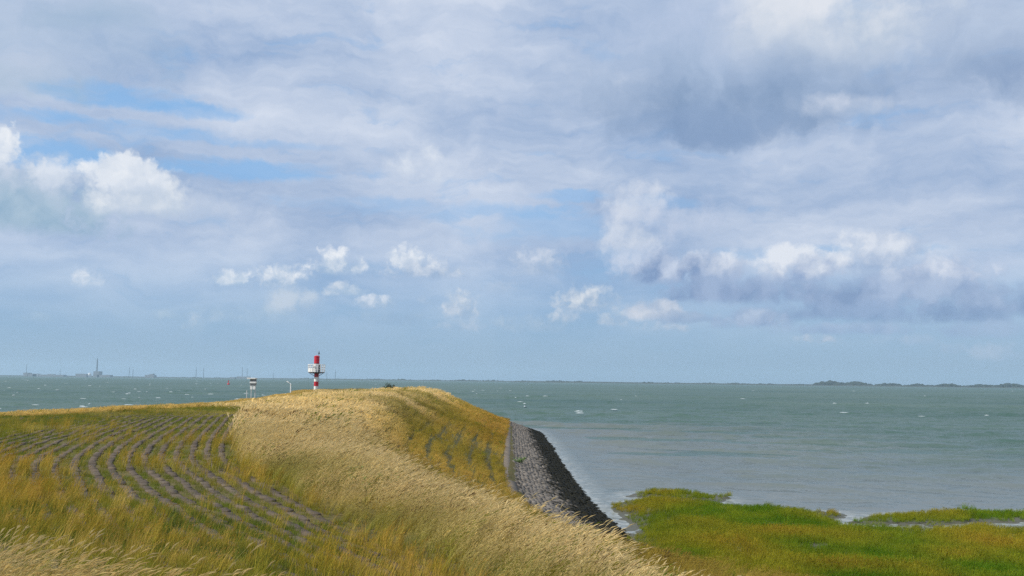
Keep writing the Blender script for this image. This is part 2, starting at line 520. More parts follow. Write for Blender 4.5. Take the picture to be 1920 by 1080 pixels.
def mat_sea():
    m, t = new_mat('sea_water')
    P = t.node('ShaderNodeNewGeometry').outputs['Position']
    x, y, z = t.sep(P)
    dist = t.v('LENGTH', P)
    # wind sea running from the left; calmer in the lee of the dam
    Q = t.xyz(t.m('MULTIPLY', x, 0.75), y, 0.0)
    n1 = t.v('SUBTRACT', t.noise(Q, 0.16, 3, 0.5, color=True), (0.5, 0.5, 0.5))
    n2 = t.v('SUBTRACT', t.noise(Q, 0.8, 4, 0.6, color=True), (0.5, 0.5, 0.5))
    n3 = t.v('SUBTRACT', t.noise(P, 3.5, 3, 0.6, color=True), (0.5, 0.5, 0.5))
    sl = t.v('ADD', t.v('SCALE', n1, t.rng(dist, 500, 1000, 0.25, 1.1)), t.v('ADD', t.v('SCALE', n2, 1.2), t.v('SCALE', n3, 0.9)))
    lee = t.rng(t.m('ADD', dist, t.m('MULTIPLY', t.m('SUBTRACT', t.noise(P, 0.03, 3), 0.5), 60.0)), 70.0, 240.0, 0.26, 1.0, True)
    sl = t.v('SCALE', sl, lee)
    nrm = t.v('NORMALIZE', t.v('ADD', t.v('MULTIPLY', sl, (1, 1, 0)), t.node('ShaderNodeNewGeometry').outputs['Normal']))
    big = t.noise(t.v('MULTIPLY', P, (0.004, 0.012, 1)), 1.0, 5, 0.6)
    body = t.mix(t.rng(big, 0.35, 0.65), (0.046, 0.095, 0.080, 1), (0.075, 0.125, 0.096, 1))
    shore = t.node('ShaderNodeAttribute', attribute_type='GEOMETRY', attribute_name='shore').outputs['Fac']
    silt = t.rng(t.m('ADD', shore, t.m('MULTIPLY', t.m('SUBTRACT', t.noise(P, 0.09, 4, 0.6), 0.5), 40.0)), 6.0, 75.0, 0.75, 0.0)
    body = t.mix(silt, body, (0.155, 0.165, 0.155, 1))
    # foam flecks
    fn = t.noise(t.v('MULTIPLY', P, (0.5, 0.16, 1)), 1.0, 5, 0.65)
    gate = t.rng(t.noise(P, 0.018, 3, 0.6), 0.52, 0.7)
    foam = t.m('MULTIPLY', t.rng(fn, 0.70, 0.78, 0.0, 0.7), gate)
    wash = t.m('MULTIPLY', t.rng(shore, 0.0, 2.6, 1.0, 0.0), t.rng(t.noise(P, 1.3, 5, 0.7), 0.42, 0.66, 0.05, 0.5))
    foam = t.m('MAXIMUM', foam, wash)
    body = t.mix(foam, body, (0.75, 0.78, 0.78, 1))
    rough = t.rng(dist, 60, 900, 0.13, 0.24)
    # steep little faces hide behind one another at a distance: less mirror, more of the turbid water's own colour
    fr = t.node('ShaderNodeFresnel')
    fr.inputs['IOR'].default_value = 1.333
    t.put(fr.inputs['Normal'], nrm)
    fac = t.m('MULTIPLY', fr.outputs[0], t.rng(dist, 60, 420, 0.70, 0.38))
    df = t.node('ShaderNodeBsdfDiffuse')
    t.put(df.inputs['Color'], body)
    gl = t.node('ShaderNodeBsdfGlossy')
    t.put(gl.inputs['Roughness'], rough)
    t.put(gl.inputs['Normal'], nrm)
    mx = t.node('ShaderNodeMixShader')
    t.put(mx.inputs[0], t.m('MULTIPLY', fac, t.m('SUBTRACT', 1.0, foam)))
    t.t.links.new(df.outputs[0], mx.inputs[1])
    t.t.links.new(gl.outputs[0], mx.inputs[2])
    finish(t, mx.outputs[0])
    return m


# ------------------------------------------------------------------ plan of the dyke and the dam
def smooth_poly(pts, n=6):
    p = np.array(pts, float)
    q = np.vstack([2 * p[0] - p[1], p, 2 * p[-1] - p[-2]])
    out = []
    for i in range(1, len(q) - 2):
        for k in range(n):
            s = k / n
            a, b, c, d = q[i - 1], q[i], q[i + 1], q[i + 2]
            out.append(0.5 * (2 * b + (c - a) * s + (2 * a - 5 * b + 4 * c - d) * s * s + (3 * b - a - 3 * c + d) * s ** 3))
    out.append(p[-1])
    return np.array(out)


C_PTS = [(140, -30), (60, -14), (25, -3), (12, 3.5), (6, 7.6), (3, 10.6), (0.8, 13.6), (-2.2, 18.2), (-5.6, 25.4), (-8.3, 35), (-10.6, 46),
         (-12.4, 60), (-13.3, 80), (-13.8, 120), (-14, 160), (-16, 173), (-21, 180), (-28, 183), (-33.5, 181), (-36, 172), (-31.5, 150),
         (-27.4, 120), (-25.2, 97), (-25.2, 75), (-29, 55), (-36, 42), (-52, 28), (-100, 12), (-160, 5)]
T_PTS = [(140, 16), (90, 22), (40, 26), (18, 31), (9, 37), (4, 45), (1.5, 55), (0.6, 66), (0.3, 86), (0.3, 120), (0.3, 160), (-0.5, 180),
         (-5, 190), (-15, 197), (-30, 199), (-45, 196), (-56, 185), (-58, 160), (-49, 120), (-44, 95), (-44, 73), (-51, 58), (-70, 44), (-110, 30), (-160, 23)]
W_PTS = [(140, 22), (90, 27), (40, 31), (22, 35), (14, 39.5), (9.6, 46), (7.2, 55), (5.9, 77), (5.5, 110), (5.3, 160), (4.2, 183),
         (-2, 195), (-14, 202), (-30, 204), (-48, 201), (-61, 188), (-63, 160), (-54, 120), (-49, 95), (-49, 75), (-55, 62), (-73, 48), (-112, 34), (-160, 27)]
B_PTS = [(14, -4), (7, 4), (3.3, 8.2), (1.6, 11.4), (0.1, 14.2), (-2.7, 18.9), (-5.9, 25.0), (-8.9, 32), (-12.6, 46), (-16.5, 64), (-18, 90), (-20, 130), (-22, 190)]
C_L, T_L, W_L, B_L = (smooth_poly(p) for p in (C_PTS, T_PTS, W_PTS, B_PTS))


def close(pl):
    return np.vstack([pl, [(-160, -80), (140, -80)]])


def inside(P, poly):
    x, y = P[:, 0], P[:, 1]
    c = np.zeros(len(P), bool)
    a, b = poly, np.roll(poly, -1, 0)
    for (x0, y0), (x1, y1) in zip(a, b):
        if y0 == y1:
            continue
        c ^= ((y0 > y) != (y1 > y)) & (x < (x1 - x0) * (y - y0) / (y1 - y0) + x0)
    return c


def nearest(P, pl):
    """distance to a polyline, nearest point, index along"""
    best = np.full(len(P), 1e18)
    pt = np.zeros((len(P), 2))
    ix = np.zeros(len(P))
    for i in range(len(pl) - 1):
        a, d = pl[i], pl[i + 1] - pl[i]
        s = np.clip(((P - a) @ d) / (d @ d), 0, 1)
        q = a + s[:, None] * d
        r = ((P - q) ** 2).sum(1)
        k = r < best
        best[k], pt[k], ix[k] = r[k], q[k], i + s[k]
    return np.sqrt(best), pt, ix


CTRL = np.array([  # plateau heights: x, y, metres below the eye
    (0, 0, 1.72), (-10, 0, 1.75), (-40, 0, 1.9), (6, 0, 2.5), (0, -40, 1.6), (-120, -40, 1.6), (100, -60, 2.4), (60, -14, 4.6), (25, -3, 4.6),
    (-5, 10, 2.2), (-10, 20, 2.4), (-11.5, 33, 2.42), (-20, 39, 2.3), (12, 3.5, 4.4), (6, 7.6, 4.3), (3, 10.6, 3.8), (0.8, 13.6, 3.3), (2.0, 6.0, 2.35), (2.7, 8.0, 3.0), (4.5, 5.0, 3.1), (1.2, 10, 2.85),
    (-2.2, 18.2, 2.95), (-5.6, 25.4, 2.7), (-8.3, 35, 2.5), (-10.6, 46, 2.35), (-12.4, 60, 2.25), (-13.5, 90, 2.2), (-14, 140, 2.25),
    (-25, 97, 2.35), (-25, 75, 2.35), (-29, 55, 2.4), (-36, 42, 2.5), (-52, 28, 2.6), (-100, 12, 2.7), (-32, 140, 2.3), (-36, 175, 2.25), (-20, 178, 2.25), (-25, 120, 2.2)], float)


def tps_fit(c):
    xy = c[:, :2] / 50.0
    n = len(c)
    r2 = ((xy[:, None] - xy[None]) ** 2).sum(-1)
    K = np.where(r2 > 0, r2 * np.log(r2 + 1e-12), 0) + np.eye(n) * 0.004
    A = np.zeros((n + 3, n + 3))
    Q = np.hstack([np.ones((n, 1)), xy])
    A[:n, :n], A[:n, n:], A[n:, :n] = K, Q, Q.T
    return np.linalg.solve(A, np.concatenate([EYE - c[:, 2], np.zeros(3)]))


TPS = tps_fit(CTRL)


def plateau(P):
    xy, c = P / 50.0, CTRL[:, :2] / 50.0
    r2 = ((xy[:, None] - c[None]) ** 2).sum(-1)
    return np.where(r2 > 0, r2 * np.log(r2 + 1e-12), 0) @ TPS[:-3] + TPS[-3] + xy @ TPS[-2:]


def vnoise(P, s, seed=0):
    """cheap smooth value noise in -1..1"""
    q = P * s + seed * 17.3
    i = np.floor(q).astype(int)
    f = q - i
    f = f * f * (3 - 2 * f)
    def h(a, b):
        v = np.sin(a * 127.1 + b * 311.7 + seed * 74.7) * 43758.5453
        return (v - np.floor(v)) * 2 - 1
    a, b = i[:, 0], i[:, 1]
    top = h(a, b) * (1 - f[:, 0]) + h(a + 1, b) * f[:, 0]
    bot = h(a, b + 1) * (1 - f[:, 0]) + h(a + 1, b + 1) * f[:, 0]
    return top * (1 - f[:, 1]) + bot * f[:, 1]


ZT = 1.7


def survey_exact(P):
    """heights and zone values for points P (n,2)"""
    P = np.asarray(P, float)
    inC, inT, inW = inside(P, close(C_L)), inside(P, close(T_L)), inside(P, close(W_L))
    dC, pC, iC = nearest(P, C_L)
    dT, _, iT = nearest(P, T_L)
    dW, _, _ = nearest(P, W_L)
    zC = plateau(pC)
    z = plateau(P)
    u = dC / (dC + dT + 1e-6)
    drop = np.where(dC < 3.0, dC * dC / 6.0, dC - 1.5) * 0.40
    full = zC - ZT - 0.12
    drop = np.where(drop > full - 0.6, full - 0.6 * np.exp(-np.maximum(drop - full + 0.6, 0) / 0.6), drop)
    z = np.where(inC, z, zC - drop - 0.12 * u)
    v = dT / (dT + dW + 1e-6)
    z = np.where(inT, z, ZT * (1 - v))
    z = np.where(inW, z, np.maximum(-0.33 * dW, -3.0))
    z = z + np.where(inT, 0.05 * vnoise(P, 0.35, 1) + 0.025 * vnoise(P, 1.1, 2), 0)
    sg = lambda i, d: np.where(i, d, -d)
    return dict(z=z, sC=sg(inC, dC), sT=sg(inT, dT), sW=sg(inW, dW))


GX, GY, GS = np.arange(-72, 84.1, 0.5), np.arange(-4, 214.1, 0.5), 0.5
_gx, _gy = np.meshgrid(GX, GY)
GRID = {k: v.reshape(_gx.shape) for k, v in survey_exact(np.stack([_gx.ravel(), _gy.ravel()], 1)).items()}


def survey(P):
    """the same, read from a half-metre grid"""
    P = np.asarray(P, float)
    fx = np.clip((P[:, 0] - GX[0]) / GS, 0, len(GX) - 1.001)
    fy = np.clip((P[:, 1] - GY[0]) / GS, 0, len(GY) - 1.001)
    i, j = fx.astype(int), fy.astype(int)
    a, b = fx - i, fy - j
    r = {k: g[j, i] * (1 - a) * (1 - b) + g[j, i + 1] * a * (1 - b) + g[j + 1, i] * (1 - a) * b + g[j + 1, i + 1] * a * b for k, g in GRID.items()}
    for k in 'CTW':
        r['in' + k], r['d' + k] = r['s' + k] > 0, np.abs(r['s' + k])
    r['u'] = r['dC'] / (r['dC'] + r['dT'] + 1e-6)
    return r


def ground(x, y):
    return float(survey(np.array([[x, y]]))['z'][0])


M_SOIL = mat_ground()


def build_terrain():
    xs = np.concatenate([np.arange(-120, -34, 2.0), np.arange(-34, 16, 0.45), np.arange(16, 121, 3.0)])
    ys = np.concatenate([np.arange(-40, 4, 2.0), np.arange(4, 70, 0.45), np.arange(70, 216, 1.0)])
    X, Y = np.meshgrid(xs, ys)
    P = np.stack([X.ravel(), Y.ravel()], 1)
    z = survey_exact(P)['z']
    nx, ny = len(xs), len(ys)
    i = np.arange(nx * ny).reshape(ny, nx)
    f = np.stack([i[:-1, :-1], i[:-1, 1:], i[1:, 1:], i[1:, :-1]], -1).reshape(-1, 4)
    keep = z[f].max(1) > -2.9
    me = mesh_np('dyke', np.column_stack([P, z]), f[keep])
    me.polygons.foreach_set('use_smooth', [True] * len(me.polygons))
    return tag(link_mesh('dyke_terrain', me, M_SOIL), 'grassy sea dyke running out into a dam between marsh and open water', 'dyke', kind='structure')


dyke = build_terrain()

# ------------------------------------------------------------------ sea
FAR = 14000.0


def sea_mesh(shores):
    """a fan of real wind waves near the shore, then flat water to the horizon (one mesh)"""
    q = 0.0042
    Y = 30 * np.exp(np.arange(0, math.log(1000 / 30), q))
    A = np.tan(np.radians(np.linspace(-36, 36, 430)))
    X = (A[None] * Y[:, None]).ravel()
    YY = np.repeat(Y, len(A))
    P = np.stack([X, YY], 1)
    r = np.random.default_rng(21)
    h = np.zeros(len(P))
    for k in range(22):
        lam = 2.6 * 1.16 ** k
        if lam > 34:
            break
        for _ in range(2):
            th = R(-100) + r.normal(0, 0.55)          # running towards the camera and to the right
            kx, ky = math.cos(th) * 2 * math.pi / lam, math.sin(th) * 2 * math.pi / lam
            ph = kx * X + ky * YY + r.uniform(0, 6.28) + 1.1 * vnoise(P, 0.5 / lam, k + 60)
            fade = np.clip(lam / (2.6 * q * YY) - 0.6, 0, 1)     # only what the rows can carry
            h += fade * 0.011 * lam ** 0.85 * (1 - 2 * np.abs(np.sin(ph / 2)) ** 0.8 + 0.15)
    d = np.full(len(P), 1e9)
    near = YY < 230
    for pl in shores:
        d[near] = np.minimum(d[near], nearest(P[near], pl)[0])
    lee = np.clip((YY - 55) / 190, 0.0, 1) ** 0.8 * 0.78 + 0.22
    gust = 0.75 + 0.35 * vnoise(P, 0.012, 77)
    h *= lee * gust * np.clip((1000 - YY) / 250, 0, 1) * np.clip(d / 14 + 0.12, 0, 1)
    V = np.column_stack([P, h])
    nx, ny = len(A), len(Y)
    i = np.arange(nx * ny).reshape(ny, nx)
    f = np.stack([i[:-1, :-1], i[:-1, 1:], i[1:, 1:], i[1:, :-1]], -1).reshape(-1, 4)
    n = len(V)
    V = np.vstack([V, [(-FAR, -1500, -0.5), (FAR, -1500, -0.5), (FAR, FAR, -0.5), (-FAR, FAR, -0.5)]])
    f = np.vstack([f, [[n, n + 1, n + 2, n + 3]]])
    me = mesh_np('sea', V, f)
    at = me.attributes.new('shore', 'FLOAT', 'POINT')
    at.data.foreach_set('value', np.concatenate([np.minimum(d, 500), np.full(4, 500)]).astype(np.float32))
    me.polygons.foreach_set('use_smooth', [True] * len(me.polygons))
    return me


# ------------------------------------------------------------------ salt marsh ground
MARSH = [
    [(1230, 1075), (1205, 1036), (1186, 1008), (1180, 990), (1195, 978), (1168, 960), (1166, 950), (1182, 938), (1215, 932), (1300, 940), (1350, 941), (1362, 946),
     (1430, 951), (1520, 958), (1545, 968), (1600, 984), (1660, 989), (1760, 988), (1830, 984), (1900, 994), (2000, 990), (2150, 984), (2300, 1000), (2300, 1330), (1330, 1330)],
    [(1176, 928), (1200, 922), (1270, 921), (1330, 926), (1354, 934), (1340, 938), (1290, 936), (1215, 929)],
    [(1618, 976), (1628, 966), (1700, 962), (1800, 959), (1920, 957), (2100, 956), (2100, 972), (1920, 975), (1850, 977), (1760, 981), (1690, 983), (1640, 982)],
    [(1540, 960), (1560, 957), (1582, 962), (1575, 968), (1552, 968)],
]
MARSH_W = [np.array([(lambda p: (p.x, p.y))(at_level(x, y, 0.12)) for x, y in poly]) for poly in MARSH]


def in_marsh(P):
    r = np.zeros(len(P), bool)
    P = P + np.column_stack([1.0 * vnoise(P, 0.45, 51) + 0.5 * vnoise(P, 1.5, 52), 1.3 * vnoise(P, 0.40, 53) + 0.6 * vnoise(P, 1.4, 54)])
    for w in MARSH_W:
        r |= inside(P, w)
    return r


def build_marsh():
    m, t = new_mat('marsh_mud')
    P = t.node('ShaderNodeNewGeometry').outputs['Position']
    n = t.noise(P, 0.8, 6, 0.65)
    c = t.mix(n, (0.05, 0.05, 0.03, 1), (0.10, 0.095, 0.06, 1))
    finish(t, principled(t, c, 0.55, 0.4))
    xs, ys = np.arange(4, 110, 0.6), np.arange(26, 92, 0.6)
    X, Y = np.meshgrid(xs, ys)
    P = np.stack([X.ravel(), Y.ravel()], 1)
    d = np.full(len(P), 1e9)
    for w in MARSH_W:
        d = np.minimum(d, nearest(P, np.vstack([w, w[:1]]))[0])
    s = np.where(in_marsh(P), d, -d)
    z = np.clip(s * 0.16 + 0.03, -0.35, 0.13) + 0.02 * vnoise(P, 0.9, 5)
    nx, ny = len(xs), len(ys)
    i = np.arange(nx * ny).reshape(ny, nx)
    f = np.stack([i[:-1, :-1], i[:-1, 1:], i[1:, 1:], i[1:, :-1]], -1).reshape(-1, 4)
    me = mesh_np('marsh', np.column_stack([P, z]), f[z[f].max(1) > -0.3])
    me.polygons.foreach_set('use_smooth', [True] * len(me.polygons))
    tag(link_mesh('marsh_ground', me, m), 'low muddy salt marsh flat at the foot of the dyke', 'marsh', kind='structure')


build_marsh()
tag(link_mesh('sea', sea_mesh([W_L[(W_L[:, 1] > 30) & (W_L[:, 0] > -10)]] + [np.vstack([w, w[:1]]) for w in MARSH_W]), mat_sea()),
    'choppy grey green estuary water reaching to the far shore', 'sea', kind='structure')


# ------------------------------------------------------------------ grass tufts (sources live in collections that are not in the scene)
def tuft(name, seed, blades, h, spread, width, lean, curl, heads=0.0, head_len=0.14, head_w=0.016, seg=4, hvar=0.35):
    r = np.random.default_rng(seed)
    V, Fc, tip, rnd = [], [], [], []
    for b in range(blades):
        a = r.uniform(0, 2 * math.pi)
        ro = spread * math.sqrt(r.uniform(0, 1))
        base = np.array([ro * math.cos(a), ro * math.sin(a), -0.03])
        H = h * (1 + hvar * r.uniform(-1, 0.6))
        ld = r.normal(0, 0.5)                       # lean direction, about +X (down wind)
        ln = lean * r.uniform(0.5, 1.4) + 0.05
        dirx = np.array([math.cos(ld), math.sin(ld), 0])
        own = r.uniform(0, 2 * math.pi)
        dirx = dirx * ln + 0.14 * np.array([math.cos(own), math.sin(own), 0])
        cu = curl * r.uniform(0.4, 1.6)
        side = r.uniform(0, math.pi)
        sv = np.array([math.cos(side), math.sin(side), 0])
        w = width * r.uniform(0.7, 1.3)
        k0 = len(V)
        rb = r.uniform()
        pts = []
        for s in range(seg + 1):
            u = s / seg
            p = base + np.array([0, 0, 1]) * H * (u - 0.22 * cu * u ** 3) + dirx * H * (0.35 * u + 0.65 * u * u) * (1 + cu * u * u * 0.6)
            pts.append(p)
            wd = w * (1 - 0.85 * u ** 1.5)
            V += [p - sv * wd / 2, p + sv * wd / 2]
            tip += [u, u]
            rnd += [rb, rb]
        for s in range(seg):
            q = k0 + 2 * s
            Fc.append((q, q + 1, q + 3, q + 2))
        if r.uniform() < heads:
            e, d = pts[-1], pts[-1] - pts[-2]
            d = d / np.linalg.norm(d)
            L = head_len * r.uniform(0.7, 1.3)
            for ang in (0.0, math.pi / 2):
                o_ = np.cross(d, [math.cos(ang), math.sin(ang), 0.3])
                o_ = o_ / np.linalg.norm(o_) * head_w * r.uniform(0.7, 1.3) / 2
                k0 = len(V)
                c1 = e - d * L * 0.45
                c2 = e + d * L * 0.1
                c3 = e + d * L * 0.55 + np.array([0.03, 0, -0.03]) * L * 3
                V += [c1, c2 - o_, c3, c2 + o_]
                tip += [1.15] * 4
                rnd += [rb] * 4
                Fc.append((k0, k0 + 1, k0 + 2, k0 + 3))
    me = mesh_np(name, V, Fc)
    for nm, arr in (('tip', tip), ('rnd', rnd)):
        at = me.attributes.new(nm, 'FLOAT', 'POINT')
        at.data.foreach_set('value', np.array(arr, np.float32))
    me.materials.append(M_GRASS)
    return bpy.data.objects.new(name, me)


def coll(name, objs):
    c = bpy.data.collections.new(name)
    for o in objs:
        c.objects.link(o)
    return c


def scatter(name, label, cat, P, rot, scl, idx, ca, cb, sources):
    n = len(P)
    me = bpy.data.meshes.new(name)
    me.vertices.add(n)
    me.vertices.foreach_set('co', np.asarray(P, np.float32).ravel())
    def att(nm, ty, dt, key):
        a = me.attributes.new(nm, ty, 'POINT')
        a.data.foreach_set(key, np.ascontiguousarray(dt).ravel())
    att('rot', 'FLOAT_VECTOR', np.asarray(rot, np.float32), 'vector')
    att('scl', 'FLOAT_VECTOR', np.asarray(scl, np.float32), 'vector')
    att('idx', 'INT', np.asarray(idx, np.int32), 'value')
    att('ca', 'FLOAT_VECTOR', np.asarray(ca, np.float32), 'vector')
    att('cb', 'FLOAT_VECTOR', np.asarray(cb, np.float32), 'vector')
    ng = bpy.data.node_groups.new(name, 'GeometryNodeTree')
    ng.interface.new_socket('Geometry', in_out='INPUT', socket_type='NodeSocketGeometry')
    ng.interface.new_socket('Geometry', in_out='OUTPUT', socket_type='NodeSocketGeometry')
    N = ng.nodes
    gi, go = N.new('NodeGroupInput'), N.new('NodeGroupOutput')
    ip = N.new('GeometryNodeInstanceOnPoints')
    ci = N.new('GeometryNodeCollectionInfo')
    ci.inputs['Collection'].default_value = sources
    ci.inputs['Separate Children'].default_value = True
    ci.inputs['Reset Children'].default_value = True
    ip.inputs['Pick Instance'].default_value = True
    L = ng.links.new
    L(gi.outputs[0], ip.inputs['Points'])
    L(ci.outputs[0], ip.inputs['Instance'])
    for nm, ty, s in (('idx', 'INT', 'Instance Index'), ('rot', 'FLOAT_VECTOR', 'Rotation'), ('scl', 'FLOAT_VECTOR', 'Scale')):
        na = N.new('GeometryNodeInputNamedAttribute')
        na.data_type = ty
        na.inputs[0].default_value = nm
        L(na.outputs[0], ip.inputs[s])
    L(ip.outputs[0], go.inputs[0])
    o = link_mesh(name, me)
    md = o.modifiers.new('scatter', 'NODES')
    md.node_group = ng
    return tag(o, label, cat, kind='stuff')


TALL_NEAR = coll('tall_near', [tuft('a_tall%d' % i, 10 + i, 22, 0.95, 0.13, 0.0075, 0.42, 0.35, 0.75, 0.17, 0.020, 5) for i in range(4)])
TALL_FAR = coll('tall_far', [tuft('b_tall%d' % i, 20 + i, 34, 0.85, 0.32, 0.018, 0.40, 0.30, 0.8, 0.24, 0.045, 3) for i in range(4)])
MID = coll('mid', [tuft('c_mid%d' % i, 30 + i, 24, 0.42, 0.13, 0.0075, 0.22, 0.4, 0.2, 0.07, 0.010, 4, 0.5) for i in range(4)])
SHORT = coll('short', [tuft('d_short%d' % i, 40 + i, 26, 0.17, 0.12, 0.009, 0.10, 0.6, 0.0, seg=3, hvar=0.5) for i in range(4)])
MARSH_T = coll('marsh_tufts', [tuft('e_marsh%d' % i, 50 + i, 30, 0.46, 0.24, 0.015, 0.18, 0.15, 0.25, 0.14, 0.026, 3) for i in range(4)])


def candidates(rho, rmin, rmax, amax=34.0, amin=-34.0):
    """points in plan with density rho(r) per square metre within the view's fan"""
    rs = np.linspace(rmin, rmax, 400)
    w = rho(rs) * rs
    tot = float(((w[1:] + w[:-1]) * np.diff(rs)).sum() / 2) * R(amax - amin)
    n = int(tot)
    cdf = np.cumsum(w)
    cdf = cdf / cdf[-1]
    r = np.interp(rng.uniform(0, 1, n), cdf, rs)
    a = np.radians(rng.uniform(amin, amax, n))
    return np.stack([r * np.sin(a), r * np.cos(a)], 1), r


def right_of(P, pl):
    """True on the water side of boundary B (to the right going away)"""
    d, q, i = nearest(P, pl)
    k = np.clip(i.astype(int), 0, len(pl) - 2)
    t = pl[k + 1] - pl[k]
    s = t[:, 0] * (P[:, 1] - q[:, 1]) - t[:, 1] * (P[:, 0] - q[:, 0])
    return np.where(s < 0, d, -d)       # positive = water side


def rots(n, yaw=0.5, tiltx=0.08):
    return np.column_stack([rng.normal(0, tiltx, n), rng.normal(0, tiltx, n), rng.normal(0, yaw, n)])


def lerp3(a, b, f):
    a, b = np.asarray(a, float), np.asarray(b, float)
    return a[None] * (1 - f[:, None]) + b[None] * f[:, None] if a.ndim == 1 else a * (1 - f[:, None]) + b * f[:, None]


BLOND, STRAW, GOLD, OLIVE, GREEN, RUST = (0.82, 0.68, 0.39), (0.68, 0.53, 0.21), (0.54, 0.375, 0.055), (0.28, 0.255, 0.035), (0.145, 0.23, 0.022), (0.46, 0.26, 0.035)


def blendcol(base, *layers):
    c = np.asarray(base, float)[None].repeat(len(layers[0][1]), 0)
    for colr, f in layers:
        f = np.clip(f, 0, 1)[:, None]
        c = c * (1 - f) + np.asarray(colr)[None] * f
    return c


def build_tall():
    for nm, rho, r0, r1, src, lab in (
            ('tall_grass', lambda r: np.clip(46 * (14 / r) ** 1.0, 10, 60), 8, 46, TALL_NEAR, 'tall blond windblown grass along the near shoulder of the dyke'),
            ('dam_grass', lambda r: np.clip(11 * (60 / r) ** 0.75, 4, 16), 40, 205, TALL_FAR, 'pale tall grass covering the crest and slope of the dam')):
        P, r = candidates(rho, r0, r1)
        s = survey(P)
        b = right_of(P, B_L)
        # far dam: the whole crest left to its edge is grown with lower straw grass
        edge = (s['sC'] < 1.6) & (s['sC'] > -2) & (P[:, 0] < -20)
        tall = (b > 0) & (s['sT'] > np.where(P[:, 1] < 44, -1.0, 0.9))
        crestfar = s['inC'] & (P[:, 1] > 72 + 6 * vnoise(P, 0.1, 9))
        outer = (~s['inC']) & s['inT'] & (P[:, 0] < -18)
        keep = tall | edge | crestfar | (outer & (s['dC'] < 1.2) & (rng.uniform(0, 1, len(P)) < 0.5))
        low = np.clip((s['u'] - 0.18) / 0.30, 0, 1) * (~s['inC'])        # lower slope: thinner, golden, in rows
        stripe = 0.5 + 0.5 * np.cos(2 * math.pi * s['dC'] / 1.35 + 0.8 * vnoise(P, 0.15, 3))
        thin = low * np.clip((P[:, 1] - 35) / 10, 0, 1) * np.clip((140 - P[:, 1]) / 50, 0, 1)
        keep &= rng.uniform(0, 1, len(P)) > thin * np.clip(1.6 * (0.66 - stripe), 0.0, 0.93)
        keep &= rng.uniform(0, 1, len(P)) > np.clip((vnoise(P, 0.22, 4) - 0.45) * 1.2, 0, 0.6)
        keep &= rng.uniform(0, 1, len(P)) > np.clip((vnoise(P, 0.95, 14) - 0.25) * 1.2, 0, 0.75)
        P, r, b = P[keep], r[keep], b[keep]
        s = {k: v[keep] for k, v in s.items()}
        thin = thin[keep]
        low, edge, crestfar, tall = low[keep], edge[keep], crestfar[keep], tall[keep]
        n = len(P)
        n1, n2, n3 = vnoise(P, 0.12, 11), vnoise(P, 0.33, 12), vnoise(P, 0.9, 13)
        near = np.clip((34 - r) / 14, 0, 1)
        # band profile near the camera: green and low at the foot, blond on the shoulder
        foot = np.clip(1 - b / 1.9, 0, 1) * near
        right_end = np.clip((P[:, 0] + 1) / 3.5, 0, 1) * near
        hsc = 0.84 + 0.14 * n2 + 0.17 * n3
        hsc *= 1 - 0.55 * foot
        hsc = np.where((edge | (P[:, 0] < -18)) & ~tall, 0.36 + 0.08 * n2, hsc)
        hsc = np.where(crestfar & ~tall & ~edge, 0.42 + 0.15 * n2, hsc)
        hsc *= 1 - 0.25 * low - 0.2 * thin
        gold = np.clip(0.25 + 0.55 * n1 + 0.35 * n2, 0, 1)
        top = blendcol(BLOND, (STRAW, gold * 0.8), (GOLD, low * 0.8 + 0.5 * foot), (OLIVE, np.clip(low * (0.35 + 0.5 * n1) + np.clip(n1 * 1.0 - 0.12 + 0.3 * n2, 0, 0.6), 0, 0.7)),
                       (RUST, np.clip((s['u'] - 0.55) * 1.6, 0, 0.35) * (P[:, 1] > 95) * (~s['inC'])), (GREEN, np.clip(foot * (0.3 + 0.6 * n2), 0, 0.6)), (STRAW, 0.5 * edge), (GOLD, 0.4 * edge))
        bot = blendcol(GOLD, (OLIVE, np.clip(0.35 + 0.4 * n2, 0, 1)), (GREEN, np.clip(0.1 + 0.6 * foot + 0.35 * right_end + 0.35 * n3 * near, 0, 0.85)))
        n4 = vnoise(P, 0.055, 15)
        odd = rng.uniform(0, 1, n)
        k = (odd < np.where(r < 45, 0.13, 0.05) * (1 + n4))[:, None]
        top = np.where(k, blendcol(OLIVE, (GREEN, np.clip(0.3 + n3, 0, 0.8))), top)
        k = (odd > np.where(r < 45, 0.955, 0.99))[:, None]
        top = np.where(k, np.array((0.22, 0.15, 0.075))[None], top)
        top = top * (1 + 0.16 * n4 + 0.08 * n3)[:, None]
        jit = rng.normal(1, 0.11, (n, 1))
        hsc = hsc * (1 - 0.35 * np.clip(P[:, 0] - 1.2, 0, 1) * near)
        sc = hsc * np.where(edge & ~tall, rng.uniform(0.9, 1.05, n), rng.uniform(0.72, 1.18, n))
        nar = 1 - 0.35 * thin
        scl = np.column_stack([sc * nar * rng.uniform(0.9, 1.25, n), sc * nar * rng.uniform(0.9, 1.25, n), sc])
        scatter(nm, lab, 'grass', np.column_stack([P, s['z']]), rots(n), scl, rng.integers(0, 4, n), bot * jit, top * jit, src)
        print(nm, n)


# rows of blocks run parallel to B on its landward side
ROW, BL_L, BL_W = 0.46, 0.42, 0.18


